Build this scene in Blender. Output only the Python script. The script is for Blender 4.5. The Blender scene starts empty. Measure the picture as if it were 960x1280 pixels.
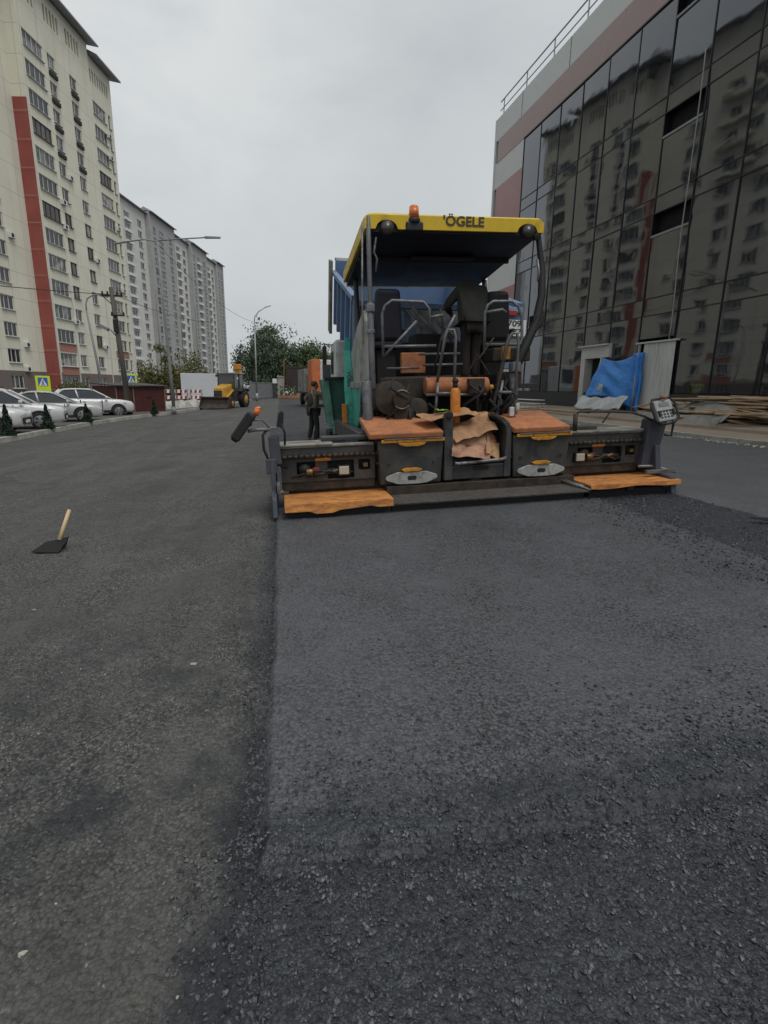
import bpy, bmesh, math, random
from mathutils import Vector, Matrix, Euler, Quaternion
random.seed(7)
R = math.radians
scene = bpy.context.scene
col = scene.collection

# ------------------------------------------------------------------ helpers
def ground_z(x):
    return max(-0.4, min(0.4, 0.04 * x))

class MB:
    """collects faces; build() links them as ONE mesh object"""
    def __init__(self):
        self.v = []; self.f = []; self.mi = []; self.m = 0; self.M = Matrix.Identity(4); self.sm = []; self.s = False
    def add(self, vs, fs):
        o = len(self.v)
        for p in vs:
            self.v.append(tuple(self.M @ Vector(p)))
        for f in fs:
            self.f.append([i + o for i in f]); self.mi.append(self.m); self.sm.append(self.s)
        return self
    def box(self, x0, x1, y0, y1, z0, z1, taper=None):
        t = taper or (0, 0)
        a, b = t
        vs = [(x0, y0, z0), (x1, y0, z0), (x1, y1, z0), (x0, y1, z0),
              (x0 + a, y0 + b, z1), (x1 - a, y0 + b, z1), (x1 - a, y1 - b, z1), (x0 + a, y1 - b, z1)]
        return self.add(vs, [(3, 2, 1, 0), (4, 5, 6, 7), (0, 1, 5, 4), (1, 2, 6, 5), (2, 3, 7, 6), (3, 0, 4, 7)])
    def hexa(self, lo, hi):
        """two quads (lists of 4 points, counter-clockwise seen from hi side)"""
        return self.add(list(lo) + list(hi), [(3, 2, 1, 0), (4, 5, 6, 7), (0, 1, 5, 4), (1, 2, 6, 5), (2, 3, 7, 6), (3, 0, 4, 7)])
    def prism(self, poly, axis, a, b):
        """poly: 2D points; axis 'x': (y,z), 'y': (x,z), 'z': (x,y)"""
        n = len(poly)
        def P(p, t):
            return {'x': (t, p[0], p[1]), 'y': (p[0], t, p[1]), 'z': (p[0], p[1], t)}[axis]
        vs = [P(p, a) for p in poly] + [P(p, b) for p in poly]
        fs = [list(range(n - 1, -1, -1)), list(range(n, 2 * n))]
        fs += [(i, (i + 1) % n, n + (i + 1) % n, n + i) for i in range(n)]
        return self.add(vs, fs)
    def cyl(self, p0, p1, r, seg=16, r2=None, cap=True):
        p0 = Vector(p0); p1 = Vector(p1); r2 = r if r2 is None else r2
        d = (p1 - p0).normalized()
        u = d.orthogonal().normalized(); w = d.cross(u)
        vs = []
        for i in range(seg):
            a = 2 * math.pi * i / seg
            e = u * math.cos(a) + w * math.sin(a)
            vs.append(p0 + e * r)
        for i in range(seg):
            a = 2 * math.pi * i / seg
            e = u * math.cos(a) + w * math.sin(a)
            vs.append(p1 + e * r2)
        fs = [(i, (i + 1) % seg, seg + (i + 1) % seg, seg + i) for i in range(seg)]
        if cap:
            fs += [list(range(seg - 1, -1, -1)), list(range(seg, 2 * seg))]
        s = self.s; self.s = True
        self.add(vs, fs); self.s = s
        return self
    def tube(self, path, r, seg=8, r2=None):
        pts = [Vector(p) for p in path]
        n = len(pts)
        tang = []
        for i in range(n):
            a = pts[max(0, i - 1)]; b = pts[min(n - 1, i + 1)]
            tang.append((b - a).normalized())
        u = tang[0].orthogonal().normalized()
        vs = []
        for i in range(n):
            t = tang[i]
            u = (u - t * u.dot(t)).normalized(); w = t.cross(u)
            rr = r if r2 is None else r + (r2 - r) * i / (n - 1)
            k = 1.0
            for j in range(seg):
                a = 2 * math.pi * j / seg
                vs.append(pts[i] + (u * math.cos(a) + w * math.sin(a)) * rr * k)
        fs = []
        for i in range(n - 1):
            for j in range(seg):
                fs.append((i * seg + j, i * seg + (j + 1) % seg, (i + 1) * seg + (j + 1) % seg, (i + 1) * seg + j))
        fs += [list(range(seg - 1, -1, -1)), list(range((n - 1) * seg, n * seg))]
        s = self.s; self.s = True
        self.add(vs, fs); self.s = s
        return self
    def ball(self, c, rx, ry=None, rz=None, seg=14, rings=8):
        ry = rx if ry is None else ry; rz = rx if rz is None else rz
        vs = [(c[0], c[1], c[2] + rz)]
        for i in range(1, rings):
            t = math.pi * i / rings
            for j in range(seg):
                a = 2 * math.pi * j / seg
                vs.append((c[0] + rx * math.sin(t) * math.cos(a), c[1] + ry * math.sin(t) * math.sin(a), c[2] + rz * math.cos(t)))
        vs.append((c[0], c[1], c[2] - rz))
        fs = [(0, 1 + j, 1 + (j + 1) % seg) for j in range(seg)]
        for i in range(rings - 2):
            for j in range(seg):
                a = 1 + i * seg
                fs.append((a + j, a + seg + j, a + seg + (j + 1) % seg, a + (j + 1) % seg))
        l = len(vs) - 1; a = 1 + (rings - 2) * seg
        fs += [(l, a + (j + 1) % seg, a + j) for j in range(seg)]
        s = self.s; self.s = True
        self.add(vs, fs); self.s = s
        return self
    def quad(self, a, b, c, d):
        return self.add([a, b, c, d], [(0, 1, 2, 3)])
    def sheet(self, fn, nu, nv):
        vs = [fn(i / nu, j / nv) for j in range(nv + 1) for i in range(nu + 1)]
        fs = [(j * (nu + 1) + i, j * (nu + 1) + i + 1, (j + 1) * (nu + 1) + i + 1, (j + 1) * (nu + 1) + i) for j in range(nv) for i in range(nu)]
        return self.add(vs, fs)
    def build(self, name, mats, parent=None, bevel=0, smooth=None, loc=None, solid=0):
        me = bpy.data.meshes.new(name)
        me.from_pydata(self.v, [], self.f)
        if not isinstance(mats, (list, tuple)): mats = [mats]
        for m in mats: me.materials.append(m)
        me.polygons.foreach_set('material_index', [min(i, len(mats) - 1) for i in self.mi])
        me.polygons.foreach_set('use_smooth', [bool(smooth) if smooth is not None else s for s in self.sm])
        me.update()
        o = bpy.data.objects.new(name, me); col.objects.link(o)
        if parent: o.parent = parent
        if loc: o.location = loc
        if solid:
            md = o.modifiers.new('solid', 'SOLIDIFY'); md.thickness = solid; md.offset = 0
        if bevel:
            md = o.modifiers.new('bevel', 'BEVEL'); md.width = bevel; md.segments = 2; md.limit_method = 'ANGLE'; md.angle_limit = R(40)
            md.harden_normals = False
        return o

def fixnormals(o):
    bm = bmesh.new(); bm.from_mesh(o.data); bmesh.ops.recalc_face_normals(bm, faces=bm.faces); bm.to_mesh(o.data); bm.free()
    return o

def tag(o, label=None, cat=None, group=None, kind=None):
    if label: o['label'] = label
    if cat: o['category'] = cat
    if group: o['group'] = group
    if kind: o['kind'] = kind
    return o

def thing(name, label, cat, loc=(0, 0, 0), rot=(0, 0, 0), group=None):
    o = bpy.data.objects.new(name, None); col.objects.link(o)
    o.empty_display_size = .2
    o.location = loc; o.rotation_euler = rot
    return tag(o, label, cat, group)

def copy_tree(o, parent=None):
    c = o.copy(); col.objects.link(c); c.parent = parent
    for ch in list(o.children): copy_tree(ch, c)
    return c

def arc(c, r, a0, a1, n, plane='xz', k=0):
    out = []
    for i in range(n + 1):
        a = R(a0 + (a1 - a0) * i / n)
        p = (c[0] + r * math.cos(a), c[1] + r * math.sin(a))
        out.append({'xz': (p[0], k, p[1]), 'xy': (p[0], p[1], k), 'yz': (k, p[0], p[1])}[plane])
    return out

# ------------------------------------------------------------------ materials
def newmat(name):
    m = bpy.data.materials.new(name); m.use_nodes = True
    nt = m.node_tree; b = nt.nodes['Principled BSDF']
    return m, nt, b
def N(nt, t, **kw):
    n = nt.nodes.new(t)
    for k, v in kw.items():
        if k.startswith('i_'):
            n.inputs[k[2:].replace('_', ' ')].default_value = v
        else: setattr(n, k, v)
    return n
def mixc(nt, fac, a, b, mode='MIX'):
    n = nt.nodes.new('ShaderNodeMix'); n.data_type = 'RGBA'; n.blend_type = mode
    for s, v in ((0, fac), (6, a), (7, b)):
        if hasattr(v, 'is_output'): nt.links.new(v, n.inputs[s])
        elif s == 0: n.inputs[0].default_value = v
        else: n.inputs[s].default_value = (*v[:3], 1)
    return n.outputs[2]
def ramp(nt, src, p0, p1, c0=0, c1=1):
    n = nt.nodes.new('ShaderNodeMapRange'); n.inputs[1].default_value = p0; n.inputs[2].default_value = p1
    n.inputs[3].default_value = c0; n.inputs[4].default_value = c1
    nt.links.new(src, n.inputs[0]); return n.outputs[0]
def mth(nt, op, a, b=0.0):
    n = nt.nodes.new('ShaderNodeMath'); n.operation = op
    for i, v in enumerate((a, b)):
        if hasattr(v, 'is_output'): nt.links.new(v, n.inputs[i])
        else: n.inputs[i].default_value = v
    return n.outputs[0]
def noise(nt, vec, scale, detail=4, rough=.55, dist=0):
    n = nt.nodes.new('ShaderNodeTexNoise'); n.inputs['Scale'].default_value = scale; n.inputs['Detail'].default_value = detail
    n.inputs['Roughness'].default_value = rough; n.inputs['Distortion'].default_value = dist
    nt.links.new(vec, n.inputs['Vector']); return n.outputs['Fac']
def coords(nt, world=False):
    if world: return nt.nodes.new('ShaderNodeNewGeometry').outputs['Position']
    tc = nt.nodes.new('ShaderNodeTexCoord'); oi = nt.nodes.new('ShaderNodeObjectInfo')
    a = nt.nodes.new('ShaderNodeVectorMath'); a.operation = 'MULTIPLY_ADD'
    nt.links.new(oi.outputs['Random'], a.inputs[0]); a.inputs[1].default_value = (37, 11, 23)
    nt.links.new(tc.outputs['Object'], a.inputs[2]); return a.outputs[0]

def M(name, c, rough=.6, metal=0, var=.18, vs=3, bump=0, bs=40, dirt=None, damt=.5, ds=2.5, spec=.5, stretch=None, coat=0):
    m, nt, b = newmat(name)
    v = coords(nt)
    if stretch:
        mp = N(nt, 'ShaderNodeMapping'); mp.inputs['Scale'].default_value = stretch; nt.links.new(v, mp.inputs[0]); v = mp.outputs[0]
    n1 = noise(nt, v, vs, 5, .6)
    dark = tuple(x * (1 - var) for x in c); lite = tuple(min(1, x * (1 + var)) for x in c)
    cc = mixc(nt, ramp(nt, n1, .3, .7), dark, lite)
    if dirt:
        n2 = noise(nt, v, ds, 7, .68, .6)
        mask = ramp(nt, n2, .62 - damt * .35, .72 - damt * .1)
        cc = mixc(nt, mth(nt, 'MULTIPLY', mask, .85), cc, dirt)
        nt.links.new(ramp(nt, mask, 0, 1, rough, min(1, rough + .3)), b.inputs['Roughness'])
    else:
        nt.links.new(ramp(nt, n1, .3, .7, max(0, rough - .06), min(1, rough + .08)), b.inputs['Roughness'])
    nt.links.new(cc, b.inputs['Base Color'])
    b.inputs['Metallic'].default_value = metal
    b.inputs['Specular IOR Level'].default_value = spec
    b.inputs['Coat Weight'].default_value = coat
    if bump:
        bp = N(nt, 'ShaderNodeBump'); bp.inputs['Strength'].default_value = min(1, bump * 1.0); bp.inputs['Distance'].default_value = .01
        nt.links.new(noise(nt, v, bs, 4), bp.inputs['Height']); nt.links.new(bp.outputs[0], b.inputs['Normal'])
    return m

DIRTY = (.05, .045, .04)
MT = dict(
    charcoal=M('charcoal_paint', (.030, .032, .035), .5, var=.3, dirt=(.085, .074, .06), damt=.6, ds=4, bump=.25),
    black=M('black_rubber', (.012, .012, .013), .7, var=.3),
    grime=M('oily_steel', (.026, .025, .024), .5, .3, var=.5, vs=9, dirt=(.085, .058, .036), damt=.65, ds=7, bump=.5, bs=60),
    steel=M('worn_steel', (.22, .215, .21), .45, .5, dirt=DIRTY, damt=.55, ds=5),
    greytube=M('grey_painted_tube', (.15, .155, .165), .4, .2, dirt=(.05, .05, .05), damt=.35, ds=9),
    greypanel=M('grey_panel_paint', (.27, .28, .265), .5, dirt=(.09, .085, .075), damt=.5, ds=2),
    beige=M('dusty_beige_steel', (.24, .235, .205), .6, dirt=(.07, .065, .055), damt=.5, ds=4),
    yellow=M('yellow_paint', (.70, .47, .02), .38, var=.1, dirt=(.32, .22, .03), damt=.3, ds=3),
    yellow_or=M('orange_yellow_paint', (.52, .23, .02), .5, dirt=(.12, .06, .02), damt=.4, ds=8),
    orange=M('orange_paint', (.65, .22, .03), .45, dirt=(.2, .08, .02), damt=.35, ds=6),
    orangeboard=M('orange_worn_board', (.62, .25, .06), .6, var=.3, vs=4, dirt=(.20, .08, .035), damt=.6, ds=5, bump=.5, bs=30, stretch=(1, 3, 3)),
    lid=M('rust_brown_cover', (.46, .17, .065), .7, var=.2, vs=2, dirt=(.2, .1, .06), damt=.6, ds=4, bump=.4, bs=25),
    plate=M('pale_cast_plate', (.42, .42, .40), .5, .3, dirt=(.16, .15, .14), damt=.45, ds=8),
    navyunder=M('dark_navy_lining', (.012, .014, .022), .6, var=.3),
    bluegrey=M('blue_grey_paint', (.055, .06, .078), .5, dirt=(.05, .05, .05), damt=.5, ds=4),
    teal=M('teal_paint', (.025, .34, .26), .45, dirt=(.05, .11, .09), damt=.4, ds=4),
    green=M('hopper_green_paint', (.015, .105, .075), .5, var=.2, dirt=(.03, .06, .05), damt=.45, ds=3),
    greenlite=M('worn_green_edge', (.10, .26, .20), .55, dirt=(.08, .12, .1), damt=.5, ds=5),
    seat=M('navy_seat_vinyl', (.014, .014, .024), .6, var=.3),
    blueseat=M('black_seat_vinyl', (.016, .016, .016), .6),
    card=M('brown_cardboard', (.40, .23, .115), .85, var=.15, dirt=(.25, .13, .07), damt=.5, ds=5, bump=.3, bs=20),
    cardpink=M('brown_paper', (.40, .22, .14), .85, var=.15, dirt=(.25, .15, .1), damt=.4, ds=6),
    screen=M('lcd_grey', (.16, .18, .16), .3), keypad=M('light_grey_keypad', (.28, .29, .285), .5, dirt=(.2, .2, .19), damt=.4, ds=30),
    carlamp=M('clear_headlight', (.38, .39, .40), .15, .2), lens=M('lamp_glass', (.07, .065, .06), .2, .1), amber=M('amber_plastic', (.75, .18, .04), .25),
    lampbeige=M('beige_lamp_glass', (.42, .39, .31), .4),
    red=M('red_plastic', (.30, .03, .025), .4),
    truckblue=M('truck_blue_paint', (.13, .21, .36), .5, var=.15, dirt=(.17, .2, .24), damt=.5, ds=2.5),
    truckgrey=M('scraped_bare_steel', (.46, .46, .47), .55, .25, var=.25, vs=2, dirt=(.09, .09, .09), damt=.65, ds=2, stretch=(1, 1, .5), bump=.4, bs=10),
    white=M('white_paint', (.62, .62, .60), .5, var=.06, dirt=(.36, .35, .32), damt=.35, ds=2),
    carwhite=M('car_white', (.57, .57, .565), .25, var=.04, coat=.5), carsilver=M('car_pearl', (.42, .425, .42), .25, var=.04, coat=.5),
    cargl=M('car_glass', (.03, .035, .04), .06, spec=.8), tyre=M('tyre', (.015, .015, .015), .85, var=.3, bump=.3), rim=M('alloy_rim', (.30, .30, .30), .35, .6),
    jcb=M('digger_yellow', (.55, .30, .03), .5, dirt=(.2, .12, .04), damt=.4, ds=4), jcbd=M('digger_dark', (.03, .028, .026), .6, dirt=(.08, .055, .04), damt=.5, ds=4),
    rusty=M('worn_bucket_steel', (.075, .055, .045), .65, .2, dirt=(.035, .028, .024), damt=.6, ds=3, bump=.3),
    glass=M('cab_glass', (.06, .065, .065), .06, spec=.9),
    skin=M('skin', (.33, .17, .11), .6, var=.06), hair=M('brown_hair', (.06, .035, .018), .8, var=.3, bump=.4, bs=80),
    jacket=M('olive_brown_jacket', (.15, .13, .085), .9, dirt=(.05, .045, .035), damt=.4, ds=5), vest=M('dark_work_vest', (.035, .033, .030), .9),
    trousers=M('black_work_trousers', (.022, .021, .021), .9), boots=M('dusty_black_boots', (.03, .027, .024), .8), eye=M('eye', (.02, .015, .012), .2),
    opjacket=M('dark_olive_jacket', (.034, .034, .028), .9, var=.25, vs=6), optrous=M('dark_maroon_trousers', (.022, .014, .014), .9),
    wood=M('pale_wood', (.52, .36, .19), .65, var=.15, stretch=(6, 6, 1)), tool=M('tarred_steel', (.006, .006, .006), .75, var=.4),
    concrete=M('kerb_concrete', (.36, .35, .31), .85, var=.15, vs=2, dirt=(.18, .17, .15), damt=.55, ds=1.5, bump=.4, bs=20),
    rubble=M('lime_rubble', (.40, .39, .36), .9, var=.3, vs=1.5, dirt=(.22, .21, .19), damt=.5, ds=2, bump=.7, bs=8),
    galv=M('galvanised_steel', (.30, .31, .31), .5, .4, var=.12), polegrey=M('grey_pole_paint', (.20, .205, .20), .55),
    polewood=M('weathered_pole', (.085, .075, .062), .85, var=.3, stretch=(5, 5, .4), bump=.5, bs=20), cable=M('cable_black', (.02, .02, .02), .6), cablegrey=M('cable_grey', (.30, .29, .27), .6),
    fence=M('grey_metal_fence', (.24, .25, .255), .5, .2, var=.1, dirt=(.14, .14, .14), damt=.3, ds=2), gate=M('dark_brown_gate', (.04, .028, .026), .6, var=.2),
    hut=M('oxblood_sheet', (.085, .022, .019), .5, var=.15, dirt=(.05, .025, .02), damt=.35, ds=3), hutroof=M('dark_roof_sheet', (.05, .05, .05), .6),
    leaf=M('leaf_green', (.075, .115, .04), .75, var=.32, vs=.7), leafd=M('leaf_dark_green', (.085, .12, .072), .75, var=.32, vs=.6), leafy=M('leaf_yellow_green', (.10, .105, .03), .8, var=.5, vs=1.2),
    leafc=M('conifer_green', (.016, .034, .018), .8, var=.45, vs=5), bark=M('bark', (.06, .05, .04), .9, bump=.5),
    signy=M('fluorescent_yellow_green', (.60, .74, .02), .5, var=.04), signb=M('sign_blue', (.03, .12, .42), .4, var=.05), signw=M('sign_white', (.75, .75, .75), .4, var=.03),
    brick=M('red_brick_wall', (.26, .08, .05), .8, var=.2, vs=1), mustard=M('mustard_edge', (.34, .22, .05), .7),
    tarp=None, corr=M('zinc_corrugated', (.55, .56, .53), .55, 0, var=.14, vs=2, stretch=(3, 3, .4), dirt=(.26, .25, .22), damt=.4, ds=1),
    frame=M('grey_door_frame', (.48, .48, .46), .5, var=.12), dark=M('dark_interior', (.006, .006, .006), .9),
    paving=M('dusty_brown_paving', (.26, .205, .155), .9, var=.3, vs=.8, dirt=(.24, .2, .155), damt=.6, ds=.7, bump=.5, bs=15),
    plank=M('old_planks', (.46, .32, .19), .8, var=.35, vs=2, dirt=(.22, .17, .125), damt=.5, ds=2, stretch=(1, 5, 5), bump=.3), plank2=M('pale_new_planks', (.58, .43, .27), .8, var=.25, vs=2, stretch=(1, 5, 5)),
    ply=M('grey_plywood', (.24, .235, .22), .7, var=.2, vs=1.5, dirt=(.11, .095, .08), damt=.4, ds=1.5),
    text=M('worn_black_print', (.05, .04, .02), .6), stone=M('pale_stone_chip', (.36, .34, .28), .8, var=.3, vs=20),
    cloth=M('grey_plastic_film', (.42, .43, .43), .35, var=.2, vs=5), bottle=M('pale_plastic', (.6, .6, .56), .4),
    lime=M('bright_green_wrap', (.22, .42, .05), .5),
)
def tarp_mat():
    m, nt, b = newmat('blue_tarpaulin')
    v = coords(nt)
    c = mixc(nt, ramp(nt, noise(nt, v, 1.2, 5), .3, .7), (.035, .23, .72), (.08, .35, .86))
    nt.links.new(c, b.inputs['Base Color']); b.inputs['Roughness'].default_value = .42
    bp = N(nt, 'ShaderNodeBump'); bp.inputs['Strength'].default_value = 1; bp.inputs['Distance'].default_value = .09
    nt.links.new(mth(nt, 'ADD', noise(nt, v, 3.5, 5, .55, 1.5), mth(nt, 'MULTIPLY', noise(nt, v, 11, 5, .6, 2.5), .5)), bp.inputs['Height']); nt.links.new(bp.outputs[0], b.inputs['Normal'])
    return m
MT['tarp'] = tarp_mat()

def asphalt(name, base, chip, sc, bump, rough, patch=None, pamt=.5, chips=.25, stain=None, spec=.5, pits=1.0, con=.28):
    """stone-in-bitumen: cells of aggregate with their own tone, dark voids, soft large patches"""
    m, nt, b = newmat(name)
    v = coords(nt, True)
    n_w = N(nt, 'ShaderNodeTexNoise'); n_w.inputs['Scale'].default_value = sc * .5; nt.links.new(v, n_w.inputs['Vector'])
    va = N(nt, 'ShaderNodeVectorMath', operation='MULTIPLY_ADD'); nt.links.new(n_w.outputs['Color'], va.inputs[0]); va.inputs[1].default_value = (.6 / sc,) * 3; nt.links.new(v, va.inputs[2])
    vo = N(nt, 'ShaderNodeTexVoronoi', feature='F1'); vo.inputs['Scale'].default_value = sc; nt.links.new(va.outputs[0], vo.inputs['Vector'])
    vo2 = N(nt, 'ShaderNodeTexVoronoi', feature='F1'); vo2.inputs['Scale'].default_value = sc * 2.3; nt.links.new(va.outputs[0], vo2.inputs['Vector'])
    sepr = N(nt, 'ShaderNodeSeparateColor'); nt.links.new(vo.outputs['Color'], sepr.inputs[0])
    sep2 = N(nt, 'ShaderNodeSeparateColor'); nt.links.new(vo2.outputs['Color'], sep2.inputs[0])
    big = noise(nt, v, .9, 6, .6, .4); mid = noise(nt, v, 7, 5, .6)
    c = mixc(nt, ramp(nt, sepr.outputs[0], 0, 1), tuple(x * (1 - con) for x in base), tuple(x * (1 + con) for x in base))
    c = mixc(nt, ramp(nt, sep2.outputs[1], 1 - chips * .35, 1 - chips * .1), c, chip)
    c = mixc(nt, ramp(nt, mid, .3, .75, 0, .35), c, tuple(x * .6 for x in base))
    if patch: c = mixc(nt, mth(nt, 'MULTIPLY', ramp(nt, big, .42, .62), pamt), c, patch)
    if stain:
        c = stain(nt, v, c)
    void = ramp(nt, vo.outputs['Distance'], .42, .78)
    pm = ramp(nt, noise(nt, v, 1.5, 5, .65), .40, .62, .25, 1.0)
    c = mixc(nt, mth(nt, 'MULTIPLY', mth(nt, 'MULTIPLY', void, .85 * pits), pm), c, tuple(x * .18 for x in base))
    nt.links.new(c, b.inputs['Base Color'])
    nt.links.new(mth(nt, 'ADD', ramp(nt, mid, .3, .7, -.06, .06), ramp(nt, big, .40, .62, rough + .08, rough - .12)), b.inputs['Roughness'])
    b.inputs['Specular IOR Level'].default_value = spec
    h = mth(nt, 'ADD', mth(nt, 'MULTIPLY', vo.outputs['Distance'], -1.0), mth(nt, 'MULTIPLY', vo2.outputs['Distance'], -.4))
    h = mth(nt, 'ADD', h, mth(nt, 'MULTIPLY', sepr.outputs[2], .5))
    bp = N(nt, 'ShaderNodeBump'); bp.inputs['Strength'].default_value = bump; bp.inputs['Distance'].default_value = .35 / sc
    nt.links.new(h, bp.inputs['Height'])
    bp2 = N(nt, 'ShaderNodeBump'); bp2.inputs['Strength'].default_value = .6; bp2.inputs['Distance'].default_value = .03
    nt.links.new(mid, bp2.inputs['Height']); nt.links.new(bp.outputs[0], bp2.inputs['Normal'])
    nt.links.new(bp2.outputs[0], b.inputs['Normal'])
    return m

def old_stain(nt, v, c):
    # tack coat and spilt hot mix: dark band along the joint and round the foot of the mat, ragged by noise
    sx = N(nt, 'ShaderNodeSeparateXYZ'); nt.links.new(v, sx.inputs[0])
    wob = mth(nt, 'MULTIPLY', mth(nt, 'SUBTRACT', noise(nt, v, 2.2, 5, .65), .5), 1.1)
    wide = ramp(nt, sx.outputs[1], 1.0, 2.6, .16, .0)
    wob2 = mth(nt, 'MULTIPLY', wob, ramp(nt, sx.outputs[1], 1.2, 4.0, .75, .25))
    a = ramp(nt, mth(nt, 'ADD', mth(nt, 'ADD', sx.outputs[0], wide), wob2), -.26, -.12)
    far = ramp(nt, sx.outputs[1], 2.2, 6.5, 1, .8)
    blot = mth(nt, 'MULTIPLY', ramp(nt, noise(nt, v, 1.9, 5, .6), .48, .62), mth(nt, 'MULTIPLY', ramp(nt, sx.outputs[1], 1.3, 1.9, .25, .85), ramp(nt, sx.outputs[1], 2.4, 4.6, 1, 0)))
    k = mth(nt, 'MAXIMUM', mth(nt, 'MULTIPLY', a, far), blot)
    # the milled lot proper: only near the joint
    k = mth(nt, 'MULTIPLY', k, .88)
    brown = mth(nt, 'MULTIPLY', ramp(nt, sx.outputs[1], 1.5, 2.1, .8, 0), ramp(nt, noise(nt, v, 3, 5, .6), .38, .55))
    c = mixc(nt, brown, c, (.094, .091, .084))
    # dust dragged along the lane by wheels, and older dark repairs farther out
    mp = N(nt, 'ShaderNodeMapping'); mp.inputs['Scale'].default_value = (.9, .12, 1); mp.inputs['Rotation'].default_value = (0, 0, .25); nt.links.new(v, mp.inputs[0])
    c = mixc(nt, ramp(nt, noise(nt, mp.outputs[0], 1.4, 6, .65, .5), .50, .68, 0, .55), c, (.125, .122, .112))
    c = mixc(nt, ramp(nt, noise(nt, v, .33, 5, .6, .8), .56, .64, 0, .45), c, (.045, .045, .045))
    return mixc(nt, k, c, (.026, .029, .035))

def new_stain(nt, v, c):
    # coarse uncovered mix where the paver started, fading into the smooth mat
    sx = N(nt, 'ShaderNodeSeparateXYZ'); nt.links.new(v, sx.inputs[0])
    wob = mth(nt, 'MULTIPLY', mth(nt, 'SUBTRACT', noise(nt, v, 2.6, 6, .7), .5), .8)
    y = mth(nt, 'ADD', sx.outputs[1], wob)
    c = mixc(nt, ramp(nt, y, 1.80, 1.66), c, (.036, .040, .047))
    # rubbed darker wheel and drag streaks running along the lane
    mp = N(nt, 'ShaderNodeMapping'); mp.inputs['Scale'].default_value = (2.2, .35, 1); nt.links.new(v, mp.inputs[0])
    return mixc(nt, ramp(nt, noise(nt, mp.outputs[0], 1.3, 5, .6), .54, .70, 0, .6), c, (.055, .06, .066))
G_OLD = asphalt('old_rough_asphalt', (.080, .0795, .076), (.27, .265, .24), 62, 1.0, .8, patch=(.064, .0635, .061), pamt=.6, chips=.5, stain=old_stain, spec=.3, con=.75, pits=.75)
G_NEW = asphalt('fresh_asphalt', (.082, .085, .093), (.14, .143, .152), 56, .85, .55, patch=(.098, .101, .109), pamt=.8, chips=.10, spec=.55, con=.42, stain=new_stain)
G_LOOSE = asphalt('loose_asphalt', (.029, .032, .039), (.10, .105, .115), 85, .8, .6, patch=(.022, .025, .031), pamt=.6, chips=.4, con=.65)
G_LANE = asphalt('rolled_asphalt', (.088, .092, .098), (.14, .14, .145), 70, .35, .58, patch=(.100, .103, .108), pamt=.6, chips=.1, pits=.5)
G_YARD = asphalt('yard_asphalt', (.10, .098, .09), (.2, .19, .17), 40, .5, .8, patch=(.13, .125, .115), pamt=.6, chips=.3)
# ------------------------------------------------------------------ camera, light, world
cam = bpy.data.cameras.new('camera'); camo = bpy.data.objects.new('camera', cam); col.objects.link(camo)
cam.sensor_fit = 'HORIZONTAL'; cam.sensor_width = 36; cam.lens = 661 / 960 * 36; cam.clip_end = 3000; cam.clip_start = .05
camo.location = (0, 0, 1.62)
# heading 11 degrees right of the lane, pitched 13.2 degrees down, rolled 0.8 degrees
camo.rotation_euler = (Matrix.Rotation(R(-11), 3, 'Z') @ Matrix.Rotation(R(90 - 13.2), 3, 'X') @ Matrix.Rotation(R(0.8), 3, 'Z')).to_euler()
scene.camera = camo
SUN_EL, SUN_AZ = 62, 147     # azimuth measured from +Y towards +X: the veiled sun stands behind the camera to the right
sl = bpy.data.lights.new('sun', 'SUN'); slo = bpy.data.objects.new('sun', sl); col.objects.link(slo)
sl.energy = 1.5; sl.angle = R(35); sl.color = (1, .985, .96)
dirv = Vector((math.sin(R(SUN_AZ)) * math.cos(R(SUN_EL)), math.cos(R(SUN_AZ)) * math.cos(R(SUN_EL)), math.sin(R(SUN_EL))))
slo.rotation_euler = dirv.to_track_quat('Z', 'Y').to_euler()
w = bpy.data.worlds.new('World'); scene.world = w; w.use_nodes = True
nt = w.node_tree; bg = nt.nodes['Background']
sky = N(nt, 'ShaderNodeTexSky', sky_type='NISHITA'); sky.sun_disc = False; sky.sun_elevation = R(SUN_EL); sky.sun_rotation = R(SUN_AZ); sky.dust_density = 4; sky.air_density = 1.2
hs = N(nt, 'ShaderNodeHueSaturation'); hs.inputs['Saturation'].default_value = .25; nt.links.new(sky.outputs[0], hs.inputs['Color'])
tc = N(nt, 'ShaderNodeTexCoord')
sp = N(nt, 'ShaderNodeSeparateXYZ'); nt.links.new(tc.outputs['Generated'], sp.inputs[0])
mp = N(nt, 'ShaderNodeMapping'); mp.inputs['Scale'].default_value = (1, 1, 2.0); nt.links.new(tc.outputs['Generated'], mp.inputs[0])
cl = noise(nt, mp.outputs[0], 1.6, 7, .5, .4)
cl2 = noise(nt, mp.outputs[0], 5, 6, .55, .3)
cc = mixc(nt, ramp(nt, cl, .35, .66), (4.4, 4.75, 5.0), (5.75, 6.1, 6.3))
cc = mixc(nt, ramp(nt, cl2, .3, .75, 0, .35), cc, (6.6, 6.85, 6.9))
lift = ramp(nt, sp.outputs[2], -.02, .35, .92, 1.0)
cc = mixc(nt, 1.0, cc, N(nt, 'ShaderNodeCombineColor').outputs[0]) if False else cc
glow = N(nt, 'ShaderNodeVectorMath', operation='DOT_PRODUCT'); nt.links.new(tc.outputs['Generated'], glow.inputs[0]); glow.inputs[1].default_value = Vector((-.22, .78, .585)).normalized()
thin = mth(nt, 'MULTIPLY', ramp(nt, glow.outputs['Value'], .88, 1.0, 0, .75), ramp(nt, cl2, .35, .65, .4, 1))   # thinner cloud, upper left
cc = mixc(nt, thin, cc, (7.9, 8.15, 8.15))
fin = mixc(nt, .88, hs.outputs[0], cc)
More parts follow.
